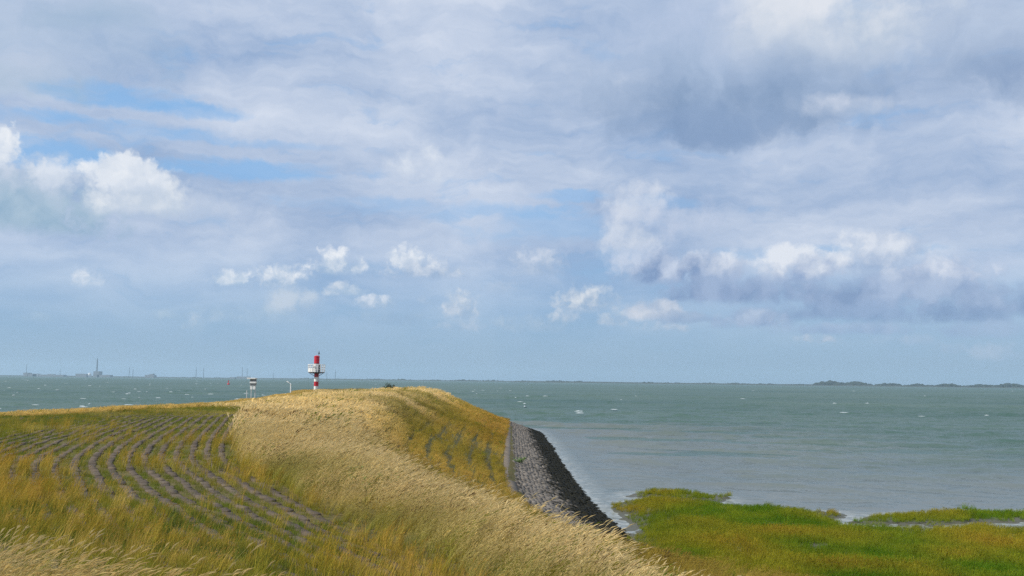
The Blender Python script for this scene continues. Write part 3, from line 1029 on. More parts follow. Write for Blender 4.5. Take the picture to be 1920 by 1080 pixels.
def build_turf():
    P, r = candidates(lambda r: np.clip(105 * (16 / r) ** 1.0, 22, 130), 6, 95)
    s = survey(P)
    b = -right_of(P, B_L)                       # distance landward of B
    keep = s['inC'] & (b > -0.5)
    P, r, b = P[keep], r[keep], b[keep]
    s = {k: v[keep] for k, v in s.items()}
    n1, n2, n3 = vnoise(P, 0.10, 21), vnoise(P, 0.38, 22), vnoise(P, 1.0, 23)
    inrow = np.abs(((b - 0.35) / ROW + 0.5) % 1 - 0.5) * 2       # 0 middle of a block row, 1 in the joint
    joint = np.clip((inrow - 0.50) / 0.2, 0, 1)
    # bare strip along B and across the bend
    bare = np.clip(1 - (b - 2.6 - 1.0 * n1) / 1.5, 0, 1) * (0.62 + 0.38 * np.clip((P[:, 1] - 18) / 6, 0, 1))
    wide = np.clip(2.6 + (P[:, 1] - 17) * 0.42, 2.6, 7.0)
    bare = np.maximum(bare, np.clip((P[:, 1] - 17) / 4, 0, 1) * np.clip(1 - (b - wide - 2.2 * n1) / 3, 0, 1))
    bare *= np.clip((62 + 6 * n2 - P[:, 1]) / 8, 0, 1)
    bare *= np.clip(0.97 - 0.25 * np.clip(n2 * 1.5, 0, 1), 0, 1)
    # lower golden cover near the camera
    cover = 1 - bare
    p_short = 0.45 + 0.55 * joint
    p_mid = (0.04 + cover) * np.clip(0.42 + 0.45 * n2 + 0.25 * n1, 0.10, 0.75) * np.clip((46 - P[:, 1]) / 14, 0.04, 1) * (0.25 + 0.75 * joint)
    u = rng.uniform(0, 1, len(P))
    is_mid = u < p_mid
    is_short = (~is_mid) & (rng.uniform(0, 1, len(P)) < p_short * (0.55 + 0.45 * cover) * (1 - 0.35 * bare * (1 - joint)))
    is_short &= ~((bare > 0.4) & (joint < 0.35) & (rng.uniform(0, 1, len(P)) < 0.86 + 0.14 * n2))
    is_short &= ~((bare <= 0.4) & (joint < 0.3) & (rng.uniform(0, 1, len(P)) < 0.12))
    for nm, k, src, lab in (('golden_grass', is_mid, MID, 'knee high golden green grass over the near paving'),
                            ('turf', is_short, SHORT, 'short green turf growing in the joints of the block paving')):
        Q, n = P[k], int(k.sum())
        a1, a2, a3 = n1[k], n2[k], n3[k]
        if nm == 'turf':
            far = np.clip((Q[:, 1] - 55) / 15, 0, 1)
            top = blendcol((0.135, 0.155, 0.035), (GOLD, np.clip(0.18 + 0.5 * a3, 0, 0.8)), (OLIVE, np.clip(0.2 + 0.6 * a1, 0, 0.8)), (STRAW, np.clip(a2 - 0.25, 0, 0.6)))
            bot = blendcol(GREEN, (OLIVE, np.clip(0.4 + 0.4 * a2, 0, 1)))
            sc = rng.uniform(0.55, 1.2, n) * (1 + 0.25 * np.clip((r[k] - 25) / 40, 0, 1)) * (1 - 0.3 * bare[k])
        else:
            top = blendcol((0.46, 0.295, 0.045), (STRAW, np.clip(0.12 + 0.5 * a3, 0, 0.7)), (RUST, np.clip(0.2 + 0.5 * a2, 0, 0.6)), (GREEN, np.clip(0.22 + 0.75 * a1 - 0.5 * a3, 0, 0.8)))
            bot = blendcol(OLIVE, (GREEN, np.clip(0.45 + 0.6 * a1, 0, 1)), (GOLD, np.clip(a3 * 0.5, 0, 0.5)))
            sc = rng.uniform(0.45, 1.05, n) * (1 + 0.35 * np.clip((r[k] - 18) / 12, 0, 1) * (a2 > 0))
        jit = rng.normal(1, 0.12, (n, 1))
        scatter(nm, lab, 'grass', np.column_stack([Q, s['z'][k]]), rots(n, 0.7), np.column_stack([sc, sc, sc * rng.uniform(0.8, 1.2, n)]), rng.integers(0, 4, n), bot * jit, top * jit, src)
        print(nm, n)


def build_foreground():
    """blown stalks in front, lower left"""
    n = 1500
    P = np.column_stack([rng.uniform(-7.5, -0.8, n), rng.uniform(7.2, 10.6, n)])
    lim = 9.1 + 0.45 * vnoise(P, 0.8, 31) - 0.70 * np.clip(P[:, 0] + 4.6, 0, 9)
    P = P[P[:, 1] < lim]
    n = len(P)
    z = survey(P)['z']
    n2 = vnoise(P, 0.7, 33)
    top = blendcol((0.58, 0.47, 0.24), (STRAW, np.clip(0.3 + 0.5 * n2, 0, 0.8)))
    bot = blendcol((0.26, 0.22, 0.06), (GREEN, np.clip(0.3 + 0.5 * n2, 0, 0.8)))
    sc = rng.uniform(0.42, 0.72, n)
    scatter('foreground_grass', 'windblown pale grass stalks with seed heads in the lower left foreground', 'grass', np.column_stack([P, z]),
            np.column_stack([rng.normal(0, 0.08, n), rng.normal(0.22, 0.12, n), rng.normal(0, 0.3, n)]), np.column_stack([sc, sc, sc]), rng.integers(0, 4, n), bot, top, TALL_NEAR)


def build_marsh_grass():
    P, r = candidates(lambda r: 26 * (50 / r) ** 0.5, 30, 100, 40, 3)
    keep = in_marsh(P)
    s = survey(P)
    keep &= (s['z'] < 0.12) | ((s['sT'] < -0.6) & (P[:, 1] < 46))
    keep &= rng.uniform(0, 1, len(P)) > np.clip((vnoise(P, 0.45, 45) + 0.4 * vnoise(P, 1.2, 46) - 0.42) * 2, 0, 0.85)
    P = P[keep]
    n = len(P)
    edge = np.full(n, 1e9)
    for w in MARSH_W:
        edge = np.minimum(edge, nearest(P, np.vstack([w, w[:1]]))[0])
    z = np.maximum(np.clip(edge * 0.16 + 0.03, -0.3, 0.13), survey(P)['z'])
    n1, n2, n3 = vnoise(P, 0.10, 41), vnoise(P, 0.28, 42), vnoise(P, 0.8, 43)
    gold = np.clip(0.65 * n1 + 0.5 * n2 + 0.02 + 0.5 * np.clip((P[:, 0] - 22) / 14, 0, 1) * np.clip((66 - P[:, 1]) / 8, 0, 1), 0, 1)
    spit = np.clip((P[:, 1] - 77) / 5, 0, 1)
    top = blendcol((0.115, 0.215, 0.012), ((0.26, 0.31, 0.022), np.clip(0.40 + 0.8 * n3, 0, 1)), ((0.50, 0.35, 0.04), gold * 0.78), ((0.30, 0.13, 0.03), np.clip(spit * (0.5 + n2) + n2 * 0.8 - 0.45, 0, 0.7)))
    bot = blendcol((0.095, 0.205, 0.012), ((0.26, 0.22, 0.025), gold * 0.7))
    jit = rng.normal(1, 0.12, (n, 1))
    sc = (0.85 + 0.25 * n2) * rng.uniform(0.75, 1.2, n) * np.clip(0.35 + edge * 0.33, 0, 1)
    scatter('marsh_grass', 'green and rusty salt marsh grass standing at the water edge', 'marsh grass', np.column_stack([P, z]), rots(n, 0.6), np.column_stack([sc, sc, sc]),
            rng.integers(0, 4, n), bot * jit, top * jit, MARSH_T)
    print('marsh', n)


build_tall()
build_turf()
build_foreground()
build_marsh_grass()

# ------------------------------------------------------------------ stones: block rows on the crest, stone-set revetment at the water
M_BLOCK = mat_stone('concrete_block', (0.16, 0.125, 0.09, 1), (0.06, 0.048, 0.037, 1))
M_REVET = mat_stone('revetment_stone', (0.25, 0.222, 0.19, 1), (0.07, 0.062, 0.054, 1), weed=True)


def stone_verts(l, w, h, r, rough):
    """bevelled irregular block: 12 verts, 9 faces plus underside left open"""
    c = np.array([(-1, -1), (1, -1), (1, 1), (-1, 1)], float)
    lo = np.column_stack([c * (l / 2, w / 2) + r.normal(0, rough, (4, 2)), np.full(4, -0.15)])
    md = lo.copy()
    md[:, 2] = h * 0.6 + r.normal(0, rough * 0.3, 4)
    up = lo.copy()
    up[:, :2] *= 0.84
    up[:, 2] = h + r.normal(0, rough * 0.5, 4)
    F_ = []
    for k in range(4):
        j = (k + 1) % 4
        F_ += [(k, j, 4 + j, 4 + k), (4 + k, 4 + j, 8 + j, 8 + k)]
    F_.append((8, 9, 10, 11))
    return np.vstack([lo, md, up]), np.array(F_)


def lay(items, part, field, mat, parent, nsingle, l, w, h, rough, nvar=8):
    """items: list of (x, y, z, yaw, tilt normal, weight). The largest in view become parts of their own."""
    items = sorted(items, key=lambda q: -q[5])
    r = np.random.default_rng(3)
    shapes = [stone_verts(l, w, h, r, rough) for _ in range(nvar)]
    meshes = []
    for V, Fc in shapes:
        me = mesh_np(part, V, Fc)
        me.materials.append(mat)
        meshes.append(me)
    VV, FF = [], []
    for i, (x, y, z, yaw, nrm, wgt) in enumerate(items):
        up = Vector(nrm).normalized()
        xa = Vector((math.cos(yaw), math.sin(yaw), 0))
        xa = (xa - up * xa.dot(up)).normalized()
        ya = up.cross(xa)
        k = r.integers(0, nvar)
        sc = 1 + r.normal(0, 0.05)
        M = Matrix((xa * sc, ya * sc, up * r.uniform(0.8, 1.25))).transposed()
        if i < nsingle:
            o = bpy.data.objects.new(part, meshes[k])
            COL.objects.link(o)
            o.parent = parent
            o.matrix_world = Matrix.Translation((x, y, z)) @ M.to_4x4()
        else:
            V, Fc = shapes[k]
            FF.append(Fc + 12 * len(VV))
            VV.append(V @ np.array(M).T + (x, y, z))
    me = mesh_np(field, np.vstack(VV), np.vstack(FF))
    o = link_mesh(field, me, mat, parent)
    tag(o, kind='stuff')
    print(part, len(items))


def normals_at(P, e=0.3):
    zx = (survey(P + (e, 0))['z'] - survey(P - (e, 0))['z']) / (2 * e)
    zy = (survey(P + (0, e))['z'] - survey(P - (0, e))['z']) / (2 * e)
    return np.column_stack([-zx, -zy, np.ones(len(P))])


def resample(pl, step):
    d = np.concatenate([[0], np.cumsum(np.linalg.norm(np.diff(pl, axis=0), axis=1))])
    s = np.arange(0, d[-1], step)
    return np.column_stack([np.interp(s, d, pl[:, 0]), np.interp(s, d, pl[:, 1])])


def in_view(P, z, m=60):
    """photo pixel position of points"""
    V = np.column_stack([P, z - EYE]) @ np.array(CAMROT)
    px = 960 + F * V[:, 0] / -V[:, 2]
    py = 540 - F * V[:, 1] / -V[:, 2]
    return px, py, (V[:, 2] < -1) & (px > -m) & (px < 1920 + m) & (py < 1080 + m)


def build_blocks():
    base = resample(B_L, 0.1)
    t = np.gradient(base, axis=0)
    t /= np.linalg.norm(t, axis=1)[:, None]
    nl = np.column_stack([-t[:, 1], t[:, 0]])       # landward (left going away)
    allP, allY, allR = [], [], []
    for k in range(50):
        c = base + nl * (0.35 + k * ROW)
        c = c[(c[:, 1] > 4) & (c[:, 1] < 80)]
        c = resample(c, BL_L + 0.05)
        if len(c) < 3:
            continue
        c = c[::1]
        tt = np.gradient(c, axis=0)
        allP.append(c + rng.normal(0, 0.012, c.shape))
        allY.append(np.arctan2(tt[:, 1], tt[:, 0]) + rng.normal(0, 0.02, len(c)))
        allR.append(np.full(len(c), k))
    P, Yw, K = np.vstack(allP), np.concatenate(allY), np.concatenate(allR)
    s = survey(P)
    px, py, ok = in_view(P, s['z'])
    ok &= s['inC']
    P, Yw, K, z, py, px = P[ok], Yw[ok], K[ok], s['z'][ok], py[ok], px[ok]
    nr = normals_at(P)
    r = np.hypot(P[:, 0], P[:, 1])
    w = 1.0 / r - 0.0025 * K - np.where((P[:, 1] < 17) | (P[:, 1] > 42), 1.0, 0) - np.where((px < 0) | (px > 1900), 1, 0)
    items = [(P[i, 0], P[i, 1], z[i] + rng.normal(0, 0.008), Yw[i], nr[i], w[i]) for i in range(len(P))]
    lay(items, 'paving_block', 'paving_field', M_BLOCK, dyke, 300, BL_L, BL_W, 0.035, 0.018)


def build_revetment():
    step = 0.36
    tl = T_L[(T_L[:, 1] > 34) & (T_L[:, 0] > -6) & (T_L[:, 0] < 4.5)]
    P_, Y_ = [], []
    c = resample(tl, step)
    for row in range(22):
        t = np.gradient(c, axis=0)
        Y_.append(np.arctan2(t[:, 1], t[:, 0]))
        P_.append(c + rng.normal(0, 0.05, c.shape) + (0, (row % 2) * step * 0.5))
        # next row towards the water: each point moves straight down the slope
        t /= np.linalg.norm(t, axis=1)[:, None]
        c = c + np.column_stack([t[:, 1], -t[:, 0]]) * 0.33
    P, Yw = np.vstack(P_), np.concatenate(Y_)
    s = survey(P)
    ok = (~s['inT']) & (s['z'] > -0.5)
    P, Yw = P[ok], Yw[ok]
    z = s['z'][ok]
    nr = normals_at(P, 0.5)
    px, py, iv = in_view(P, z)
    r = np.hypot(P[:, 0], P[:, 1])
    w = 1.0 / r - np.where((py > 975) | ~iv | (P[:, 1] < 56), 1, 0)
    items = [(P[i, 0], P[i, 1], z[i] + rng.normal(0, 0.025) - 0.02, Yw[i] + rng.normal(0, 0.35), nr[i] + rng.normal(0, 0.06, 3), w[i]) for i in range(len(P)) if iv[i] or r[i] < 70]
    lay(items, 'revetment_stone', 'stone_field', M_REVET, dyke, 300, 0.36, 0.32, 0.09, 0.035, 14)


build_blocks()
build_revetment()


def strip(name, pl, off0, off1, h, mat, label, cat):
    t = np.gradient(pl, axis=0)
    t /= np.linalg.norm(t, axis=1)[:, None]
    n = np.column_stack([t[:, 1], -t[:, 0]])
    a, b = pl + n * off0, pl + n * off1
    za, zb = survey(a)['z'], survey(b)['z']
    k = len(pl)
    V = np.vstack([np.column_stack([a, za - 0.2]), np.column_stack([a, za + h]), np.column_stack([b, zb + h]), np.column_stack([b, zb - 0.2])])
    Fc = []
    for i in range(k - 1):
        for j in range(3):
            Fc.append((j * k + i, j * k + i + 1, (j + 1) * k + i + 1, (j + 1) * k + i))
    return tag(link_mesh(name, mesh_np(name, V, Fc), mat), label, cat, kind='structure')


tl = resample(T_L[(T_L[:, 1] > 34) & (T_L[:, 0] > -6) & (T_L[:, 0] < 4.5)], 1.0)
strip('revetment_path', tl, -0.85, -0.12, 0.06, mat_stone('path_concrete', (0.24, 0.20, 0.155, 1), (0.12, 0.10, 0.08, 1)), 'narrow pale concrete path along the top of the stone revetment', 'path')
strip('kerb', tl, -0.09, 0.06, 0.08, mat_stone('kerb_timber', (0.09, 0.075, 0.065, 1), (0.045, 0.04, 0.036, 1)), 'dark kerb between the path and the revetment stones', 'kerb')


# ------------------------------------------------------------------ whitecaps
def build_whitecaps():
    m, t = new_mat('foam')
    P = t.node('ShaderNodeNewGeometry').outputs['Position']
    n = t.noise(P, 3.0, 5, 0.7)
    finish(t, principled(t, t.mix(n, (0.25, 0.32, 0.32, 1), (0.75, 0.78, 0.79, 1)), 0.7, 0.2))
    V, Fc = [], []
    r = np.random.default_rng(5)
    for i in range(300):
        left = r.uniform() < 0.5
        Y = 9 * F / r.uniform(3.5, 62 if left else 40) * (1.0 if left else 1.15)
        X = Y * r.uniform(-0.62, 0.62)
        if r.uniform() > (0.9 if X < -0.2 * Y else 0.25):
            continue
        w = r.uniform(0.25, 1.2) * (1 + Y / 1400)
        h = r.uniform(0.06, 0.24) * (1 + Y / 2500)
        dp = r.uniform(0.5, 1.5)
        k = 7
        j0 = len(V)
        for a in range(k):
            u = a / (k - 1) * 2 - 1
            e = (1 - u * u) * r.uniform(0.5, 1.1)
            x = X + u * w + r.normal(0, 0.06)
            yy = Y + 0.3 * math.sin(u * 3 + i) * w * 0.4
            V += [(x, yy - dp * e - 0.05, -0.02), (x + 0.1, yy, h * e), (x + 0.15, yy + dp * 0.6 * e + 0.05, -0.02)]
        for a in range(k - 1):
            q = j0 + 3 * a
            Fc += [(q, q + 3, q + 4, q + 1), (q + 1, q + 4, q + 5, q + 2)]
    o = link_mesh('whitecaps', mesh_np('whitecaps', V, Fc), m)
    tag(o, 'small white breaking wave crests scattered over the open water', 'whitecaps', kind='stuff')


build_whitecaps()

# ------------------------------------------------------------------ light beacon on the dam head
M_RED = paint('red_paint', (0.50, 0.012, 0.03, 1), 0.4)
M_WHITE = paint('white_paint', (0.80, 0.80, 0.78, 1), 0.4, 0.3)
M_DARK = paint('dark_steel', (0.05, 0.055, 0.06, 1), 0.5)
M_GALV = paint('galvanised_steel', (0.55, 0.57, 0.58, 1), 0.45)
M_GREY = paint('grey_steel', (0.20, 0.21, 0.22, 1), 0.5)
M_GLASS = paint('window_glass', (0.04, 0.07, 0.07, 1), 0.12, 0.0)


def build_beacon():
    x, y = -33.9, 172.0
    g = ground(x, y)
    b = empty('light_beacon', (x, y, g))
    tag(b, 'red and white banded harbour light beacon with a railed gallery on the dam head', 'light beacon')
    zp = 10.05 - g                               # gallery floor
    cuts = [-0.4, zp - 2.36, zp - 1.55, zp - 0.76, zp - 0.02]
    lo = cuts[0]
    for i in range(4):
        MB().tube((0, 0, cuts[i]), (0, 0, cuts[i + 1]), 0.37, seg=28).build('column_band', (M_WHITE, M_RED)[i % 2], b, True)
    MB().lathe([(0.60, -0.5), (0.60, 0.14), (0.52, 0.2), (0.45, 0.22)], 20).build('plinth', mat_stone('beacon_concrete', (0.4, 0.38, 0.35, 1), (0.25, 0.24, 0.22, 1)), b)
    MB().lathe([(0.40, zp - 0.20), (1.30, zp - 0.06), (1.42, zp - 0.05), (1.42, zp + 0.09), (0.5, zp + 0.09)], 16).build('gallery_floor', M_DARK, b)
    for k in range(4):
        a = k * math.pi / 2 + 0.4
        MB().tube((0.36 * math.cos(a), 0.36 * math.sin(a), zp - 0.6), (1.2 * math.cos(a), 1.2 * math.sin(a), zp - 0.1), 0.04, seg=8).build('bracket', M_DARK, b)
    # railing
    n = 20
    rail = empty('railing', (0, 0, 0))
    rail.parent = b
    for k in range(n):
        a = 2 * math.pi * k / n
        MB().tube((1.42 * math.cos(a), 1.42 * math.sin(a), zp + 0.05), (1.46 * math.cos(a), 1.46 * math.sin(a), zp + 1.38), 0.042, seg=6).build('railing_post', M_WHITE, rail)
    for h, rr in ((1.36, 0.05), (0.95, 0.04), (0.52, 0.04)):
        mb = MB()
        for k in range(n):
            a0, a1 = 2 * math.pi * k / n, 2 * math.pi * (k + 1) / n
            q = 1.42 + 0.03 * h
            mb.tube((q * math.cos(a0), q * math.sin(a0), zp + h), (q * math.cos(a1), q * math.sin(a1), zp + h), rr, seg=6)
        mb.build('railing_bar', M_WHITE, rail)
    for k in (8, 9, 10, 11, 12, 13, 14):           # solid screen panels on the seaward-left side
        a = 2 * math.pi * (k + 0.5) / n
        MB().box((1.40 * math.cos(a), 1.40 * math.sin(a), zp + 0.42), (0.03, 0.40, 0.62), rz=a).build('railing_panel', M_WHITE, rail)
    # lantern room, door and windows
    MB().lathe([(0.56, zp + 0.06), (0.56, zp + 1.42), (0.60, zp + 1.44), (0.60, zp + 1.50)], 8).build('lantern_room', M_WHITE, b)
    for a in (R(202), R(247), R(157)):
        c = (0.525 * math.cos(a), 0.525 * math.sin(a), zp + 0.90)
        w = MB().box(c, (0.05, 0.30, 0.56), rz=a).build('window', M_GALV, b)
        MB().box((c[0] * 1.03, c[1] * 1.03, c[2]), (0.05, 0.24, 0.50), rz=a).build('pane', M_GLASS, w)
    a = R(-23)
    dr = MB().box((0.525 * math.cos(a), 0.525 * math.sin(a), zp + 0.72), (0.05, 0.36, 1.2), rz=a).build('door', M_DARK, b)
    MB().tube((0.57 * math.cos(a), 0.57 * math.sin(a) + 0.1, zp + 0.66), (0.57 * math.cos(a), 0.57 * math.sin(a) + 0.1, zp + 0.80), 0.02, seg=6).build('handle', M_GALV, dr)
    # red drum, cap and mast
    MB().lathe([(0.47, zp + 1.50), (0.47, zp + 2.72), (0.50, zp + 2.74), (0.50, zp + 2.82), (0.30, zp + 2.92), (0.06, zp + 2.98)], 28).build('lantern_drum', M_RED, b, True)
    MB().lathe([(0.485, zp + 1.46), (0.485, zp + 1.58)], 28).build('drum_collar', M_DARK, b)
    mast = MB().tube((0.34, 0, zp + 2.8), (0.34, 0, zp + 3.75), 0.035, seg=8).build('mast', M_DARK, b)
    MB().lathe([(0.13, zp + 3.22), (0.13, zp + 3.34), (0.05, zp + 3.62)], 12).build('mast_lamp', M_DARK, mast)
    mast.children[0].location.x = 0.34
    MB().tube((-0.05, 0.2, zp + 2.9), (-0.05, 0.2, zp + 4.3), 0.016, seg=6).build('antenna', M_GALV, b)
    # ladder on the camera-right side
    for s in (-0.16, 0.16):
        MB().tube((0.43, s, 0.1), (0.43, s, zp + 0.05), 0.022, seg=6).build('ladder_rail', M_GALV, b)
    for k in range(9):
        z = 0.35 + k * 0.32
        MB().tube((0.43, -0.16, z), (0.43, 0.16, z), 0.014, seg=6).build('ladder_rung', M_GALV, b)


def build_gauge():
    """white cabinet with flat roof on three thin posts"""
    x, y = -31.4, 120.0
    g = ground(x, y)
    b = empty('signal_board', (x, y, g))
    tag(b, 'small white roofed signal board with two white panels on slim posts left of the beacon', 'signal board')
    T = 9.02 - g
    MB().box((-0.05, 0, T - 0.08), (1.02, 0.9, 0.15), bevel=0.02).build('roof', M_WHITE, b)
    MB().box((0.12, 0, T - 0.30), (0.66, 0.55, 0.28)).build('cabinet', M_GREY, b)
    MB().box((0.12, -0.02, T - 0.56), (0.72, 0.60, 0.22), bevel=0.01).build('board', M_WHITE, b)
    MB().box((0.12, 0, T - 0.80), (0.66, 0.5, 0.24)).build('housing', M_GREY, b)
    for dx in (-0.06, 0.29):
        MB().box((dx, -0.18, T - 1.16), (0.28, 0.05, 0.50), bevel=0.008).build('panel', M_WHITE, b)
    for dx, top in ((-0.10, T - 0.9), (0.37, T - 0.9)):
        MB().box((dx, 0, (top - 0.4) / 2), (0.09, 0.09, top + 0.4)).build('leg', M_GALV, b)
    MB().box((-0.66, 0.1, (T - 1.55) / 2 - 0.2), (0.09, 0.09, T - 1.55 + 0.4)).build('side_post', M_GALV, b)


def build_lamp():
    x, y = -33.4, 150.0
    g = ground(x, y)
    b = empty('lamp_pole', (x, y, g))
    tag(b, 'slim pale pole with a bent arm on the grass between signal board and beacon', 'lamp pole')
    H = 8.15 - g
    MB().tube((0, 0, -0.4), (0, 0, H), 0.085, 0.07, 10).build('pole', M_WHITE, b, True)
    MB().tube((0, 0, H - 0.02), (-0.42, 0, H + 0.26), 0.065, seg=8).build('arm', M_WHITE, b)
    MB().box((-0.46, 0, H + 0.30), (0.42, 0.22, 0.13), rot=Matrix.Rotation(R(30), 3, 'Y'), bevel=0.03).build('lamp_head', M_WHITE, b)


def build_buoy():
    p = at_level(428.5, 720.5, 0)
    b = empty('buoy', (p.x, p.y, 0))
    tag(b, 'dark red navigation buoy floating on the water left of the signal board', 'buoy')
    b.scale = (1.25, 1.25, 1.25)
    MB().lathe([(0.9, -0.7), (1.35, -0.3), (1.35, 0.7), (1.1, 1.0), (0.5, 1.15)], 20).build('float', M_RED, b, True)
    for k in range(4):
        a = k * math.pi / 2 + 0.5
        MB().tube((0.8 * math.cos(a), 0.8 * math.sin(a), 1.0), (0.3 * math.cos(a), 0.3 * math.sin(a), 4.0), 0.09, seg=6).build('strut', M_RED, b)
    MB().lathe([(0.45, 2.2), (0.42, 4.1), (0.2, 4.2)], 14).build('day_mark', M_RED, b)
    MB().lathe([(0.16, 4.2), (0.2, 4.7), (0.1, 5.0)], 10).build('lamp', M_DARK, b)


build_beacon()
build_gauge()
build_lamp()
build_buoy()


# ------------------------------------------------------------------ leafy weeds and shrubs
def mat_leaf(name, a, b):
    m, t = new_mat(name)
    g = t.node('ShaderNodeNewGeometry')
    c = t.mix(g.outputs['Random Per Island'], a, b)
    p = principled(t, c, 0.55, 0.35)
    tr = t.node('ShaderNodeBsdfTranslucent')
    t.put(tr.inputs[0], c)
    mx = t.node('ShaderNodeMixShader')
    mx.inputs[0].default_value = 0.3
    t.t.links.new(p, mx.inputs[1])
    t.t.links.new(tr.outputs[0], mx.inputs[2])
    finish(t, mx.outputs[0])
    return m


M_LEAF = mat_leaf('weed_leaf', (0.13, 0.25, 0.045, 1), (0.21, 0.33, 0.07, 1))
M_DLEAF = mat_leaf('shrub_leaf', (0.025, 0.045, 0.012, 1), (0.07, 0.085, 0.02, 1))
M_STEM = paint('weed_stem', (0.10, 0.11, 0.04, 1), 0.8)


def weed(name, label, cat, x, y, h, w, stems, leaves, leaf, mat, seed, lean=0.2):
    r = random.Random(seed)
    g = ground(x, y)
    root = empty(name, (x, y, g))
    tag(root, label, cat)
    st = MB()
    V, Fc = [], []
    for s in range(stems):
        a = r.uniform(0, 2 * math.pi)
        rad = w * math.sqrt(r.random()) * 0.5
        b = Vector((0.35 * rad * math.cos(a), 0.35 * rad * math.sin(a), -0.05))
        tp = Vector((rad * math.cos(a) + lean * h * r.uniform(0.3, 1), rad * math.sin(a), h * r.uniform(0.6, 1.0)))
        mid = (b + tp) / 2 + Vector((r.uniform(-.05, .05), r.uniform(-.05, .05), 0.05)) * h
        st.tube(b, mid, 0.012 * h + 0.004, 0.009 * h + 0.003, 6)
        st.tube(mid, tp, 0.009 * h + 0.003, 0.003, 6)
        for k in range(leaves):
            u = r.uniform(0.15, 1.0)
            p = b.lerp(mid, u * 2) if u < 0.5 else mid.lerp(tp, u * 2 - 1)
            an = r.uniform(0, 2 * math.pi)
            d = Vector((math.cos(an), math.sin(an), r.uniform(-0.3, 0.7))).normalized()
            sdv = d.cross(Vector((0, 0, 1))).normalized()
            L = leaf * r.uniform(0.6, 1.3)
            j = len(V)
            dr = Vector((0, 0, -0.25 * L))
            V += [p, p + d * L * 0.45 + sdv * L * 0.22, p + d * L * 0.5 + Vector((0, 0, -0.05 * L)), p + d * L * 0.45 - sdv * L * 0.22, p + d * L + dr]
            Fc += [(j, j + 1, j + 2), (j, j + 2, j + 3), (j + 1, j + 4, j + 2), (j + 2, j + 4, j + 3)]
    st.build('stem', M_STEM, root)
    o = link_mesh('foliage', mesh_np('foliage', [tuple(v) for v in V], Fc), mat, root)
    tag(o, kind='stuff')
    return root


def on_ground(px, py):
    """where the line of sight through a photo pixel meets the ground"""
    d = ray(px, py)
    ts = np.arange(5, 220, 0.1)
    P = np.column_stack([d.x * ts, d.y * ts])
    z = survey(P)['z'] - (EYE + d.z * ts)
    k = int(np.argmax(z > 0))
    return P[k, 0], P[k, 1]


for i, (px, py, h, w, lab) in enumerate([
        (660, 930, 0.75, 0.5, 'tall leafy green weed at the left end of the weed clump in the blond grass'),
        (690, 940, 0.7, 0.55, 'broad leafy green weed in the middle of the weed clump'),
        (722, 945, 0.65, 0.5, 'leafy green weed at the right end of the weed clump')]):
    x, y = on_ground(px, py)
    weed('leafy_weed', lab, 'weed', x, y, h, w, 8, 22, 0.13, M_LEAF, 60 + i)
x, y = on_ground(612, 838)
weed('dark_weed', 'dark tangled weed standing out of the pale grass left of the crest', 'weed', x, y, 1.35, 1.1, 9, 26, 0.17, M_DLEAF, 70)
weed('crest_shrub', 'low dark green shrub on the skyline of the dam crest', 'shrub', -18.6, 152, 1.75, 2.3, 16, 40, 0.32, M_DLEAF, 71, 0.05)
x, y = on_ground(972, 868)
weed('revetment_weed', 'small green weed growing by the kerb on the stone revetment', 'weed', x, y, 0.55, 1.5, 12, 24, 0.20, M_LEAF, 72, 0.02)
x, y = on_ground(690, 765)
weed('thin_weed', 'thin dark weed stalk rising from the far crest grass', 'weed', x, y, 1.6, 0.4, 4, 14, 0.16, M_DLEAF, 73)


# ------------------------------------------------------------------ far shore
def far_mat(name, col):
    return paint(name, col, 0.85, 0.2, 0.02)


M_FAR_LAND = far_mat('far_land', (0.035, 0.045, 0.028, 1))
M_FAR_TREE = far_mat('far_tree', (0.018, 0.028, 0.014, 1))
M_FAR_WALL = far_mat('far_wall', (0.22, 0.23, 0.24, 1))
M_FAR_PALE = far_mat('far_pale_wall', (0.6, 0.62, 0.63, 1))
M_FAR_STEEL = far_mat('far_steel', (0.10, 0.11, 0.12, 1))


def shore(name, label, pts, depth, mat):
    """low land strip: pts (px, distance, height)"""
    V, Fc = [], []
    for px, Y, h in pts:
        X = Y * (px - 960) / F
        V += [(X, Y, -1), (X, Y + 25, h * 0.6), (X, Y + 60, h), (X, Y + depth, h), (X, Y + depth, -1)]
    for i in range(len(pts) - 1):
        for j in range(4):
            a = i * 5 + j
            Fc.append((a, a + 5, a + 6, a + 1))
    tag(link_mesh(name, mesh_np(name, V, Fc), mat), label, 'shore', kind='structure')


shore('far_shore', 'low far shore with industry on the horizon', [(px, 8000 + 350 * math.sin(px * 0.004), 8 + 2 * math.sin(px * 0.013)) for px in range(-500, 1300, 40)], 1500, M_FAR_LAND)
shore('wooded_shore', 'nearer wooded shore on the right of the horizon', [(px, 6600 - 1.3 * (px - 960), 6.5 + 1.5 * math.sin(px * 0.02)) for px in range(960, 2500, 40)], 1500, M_FAR_LAND)


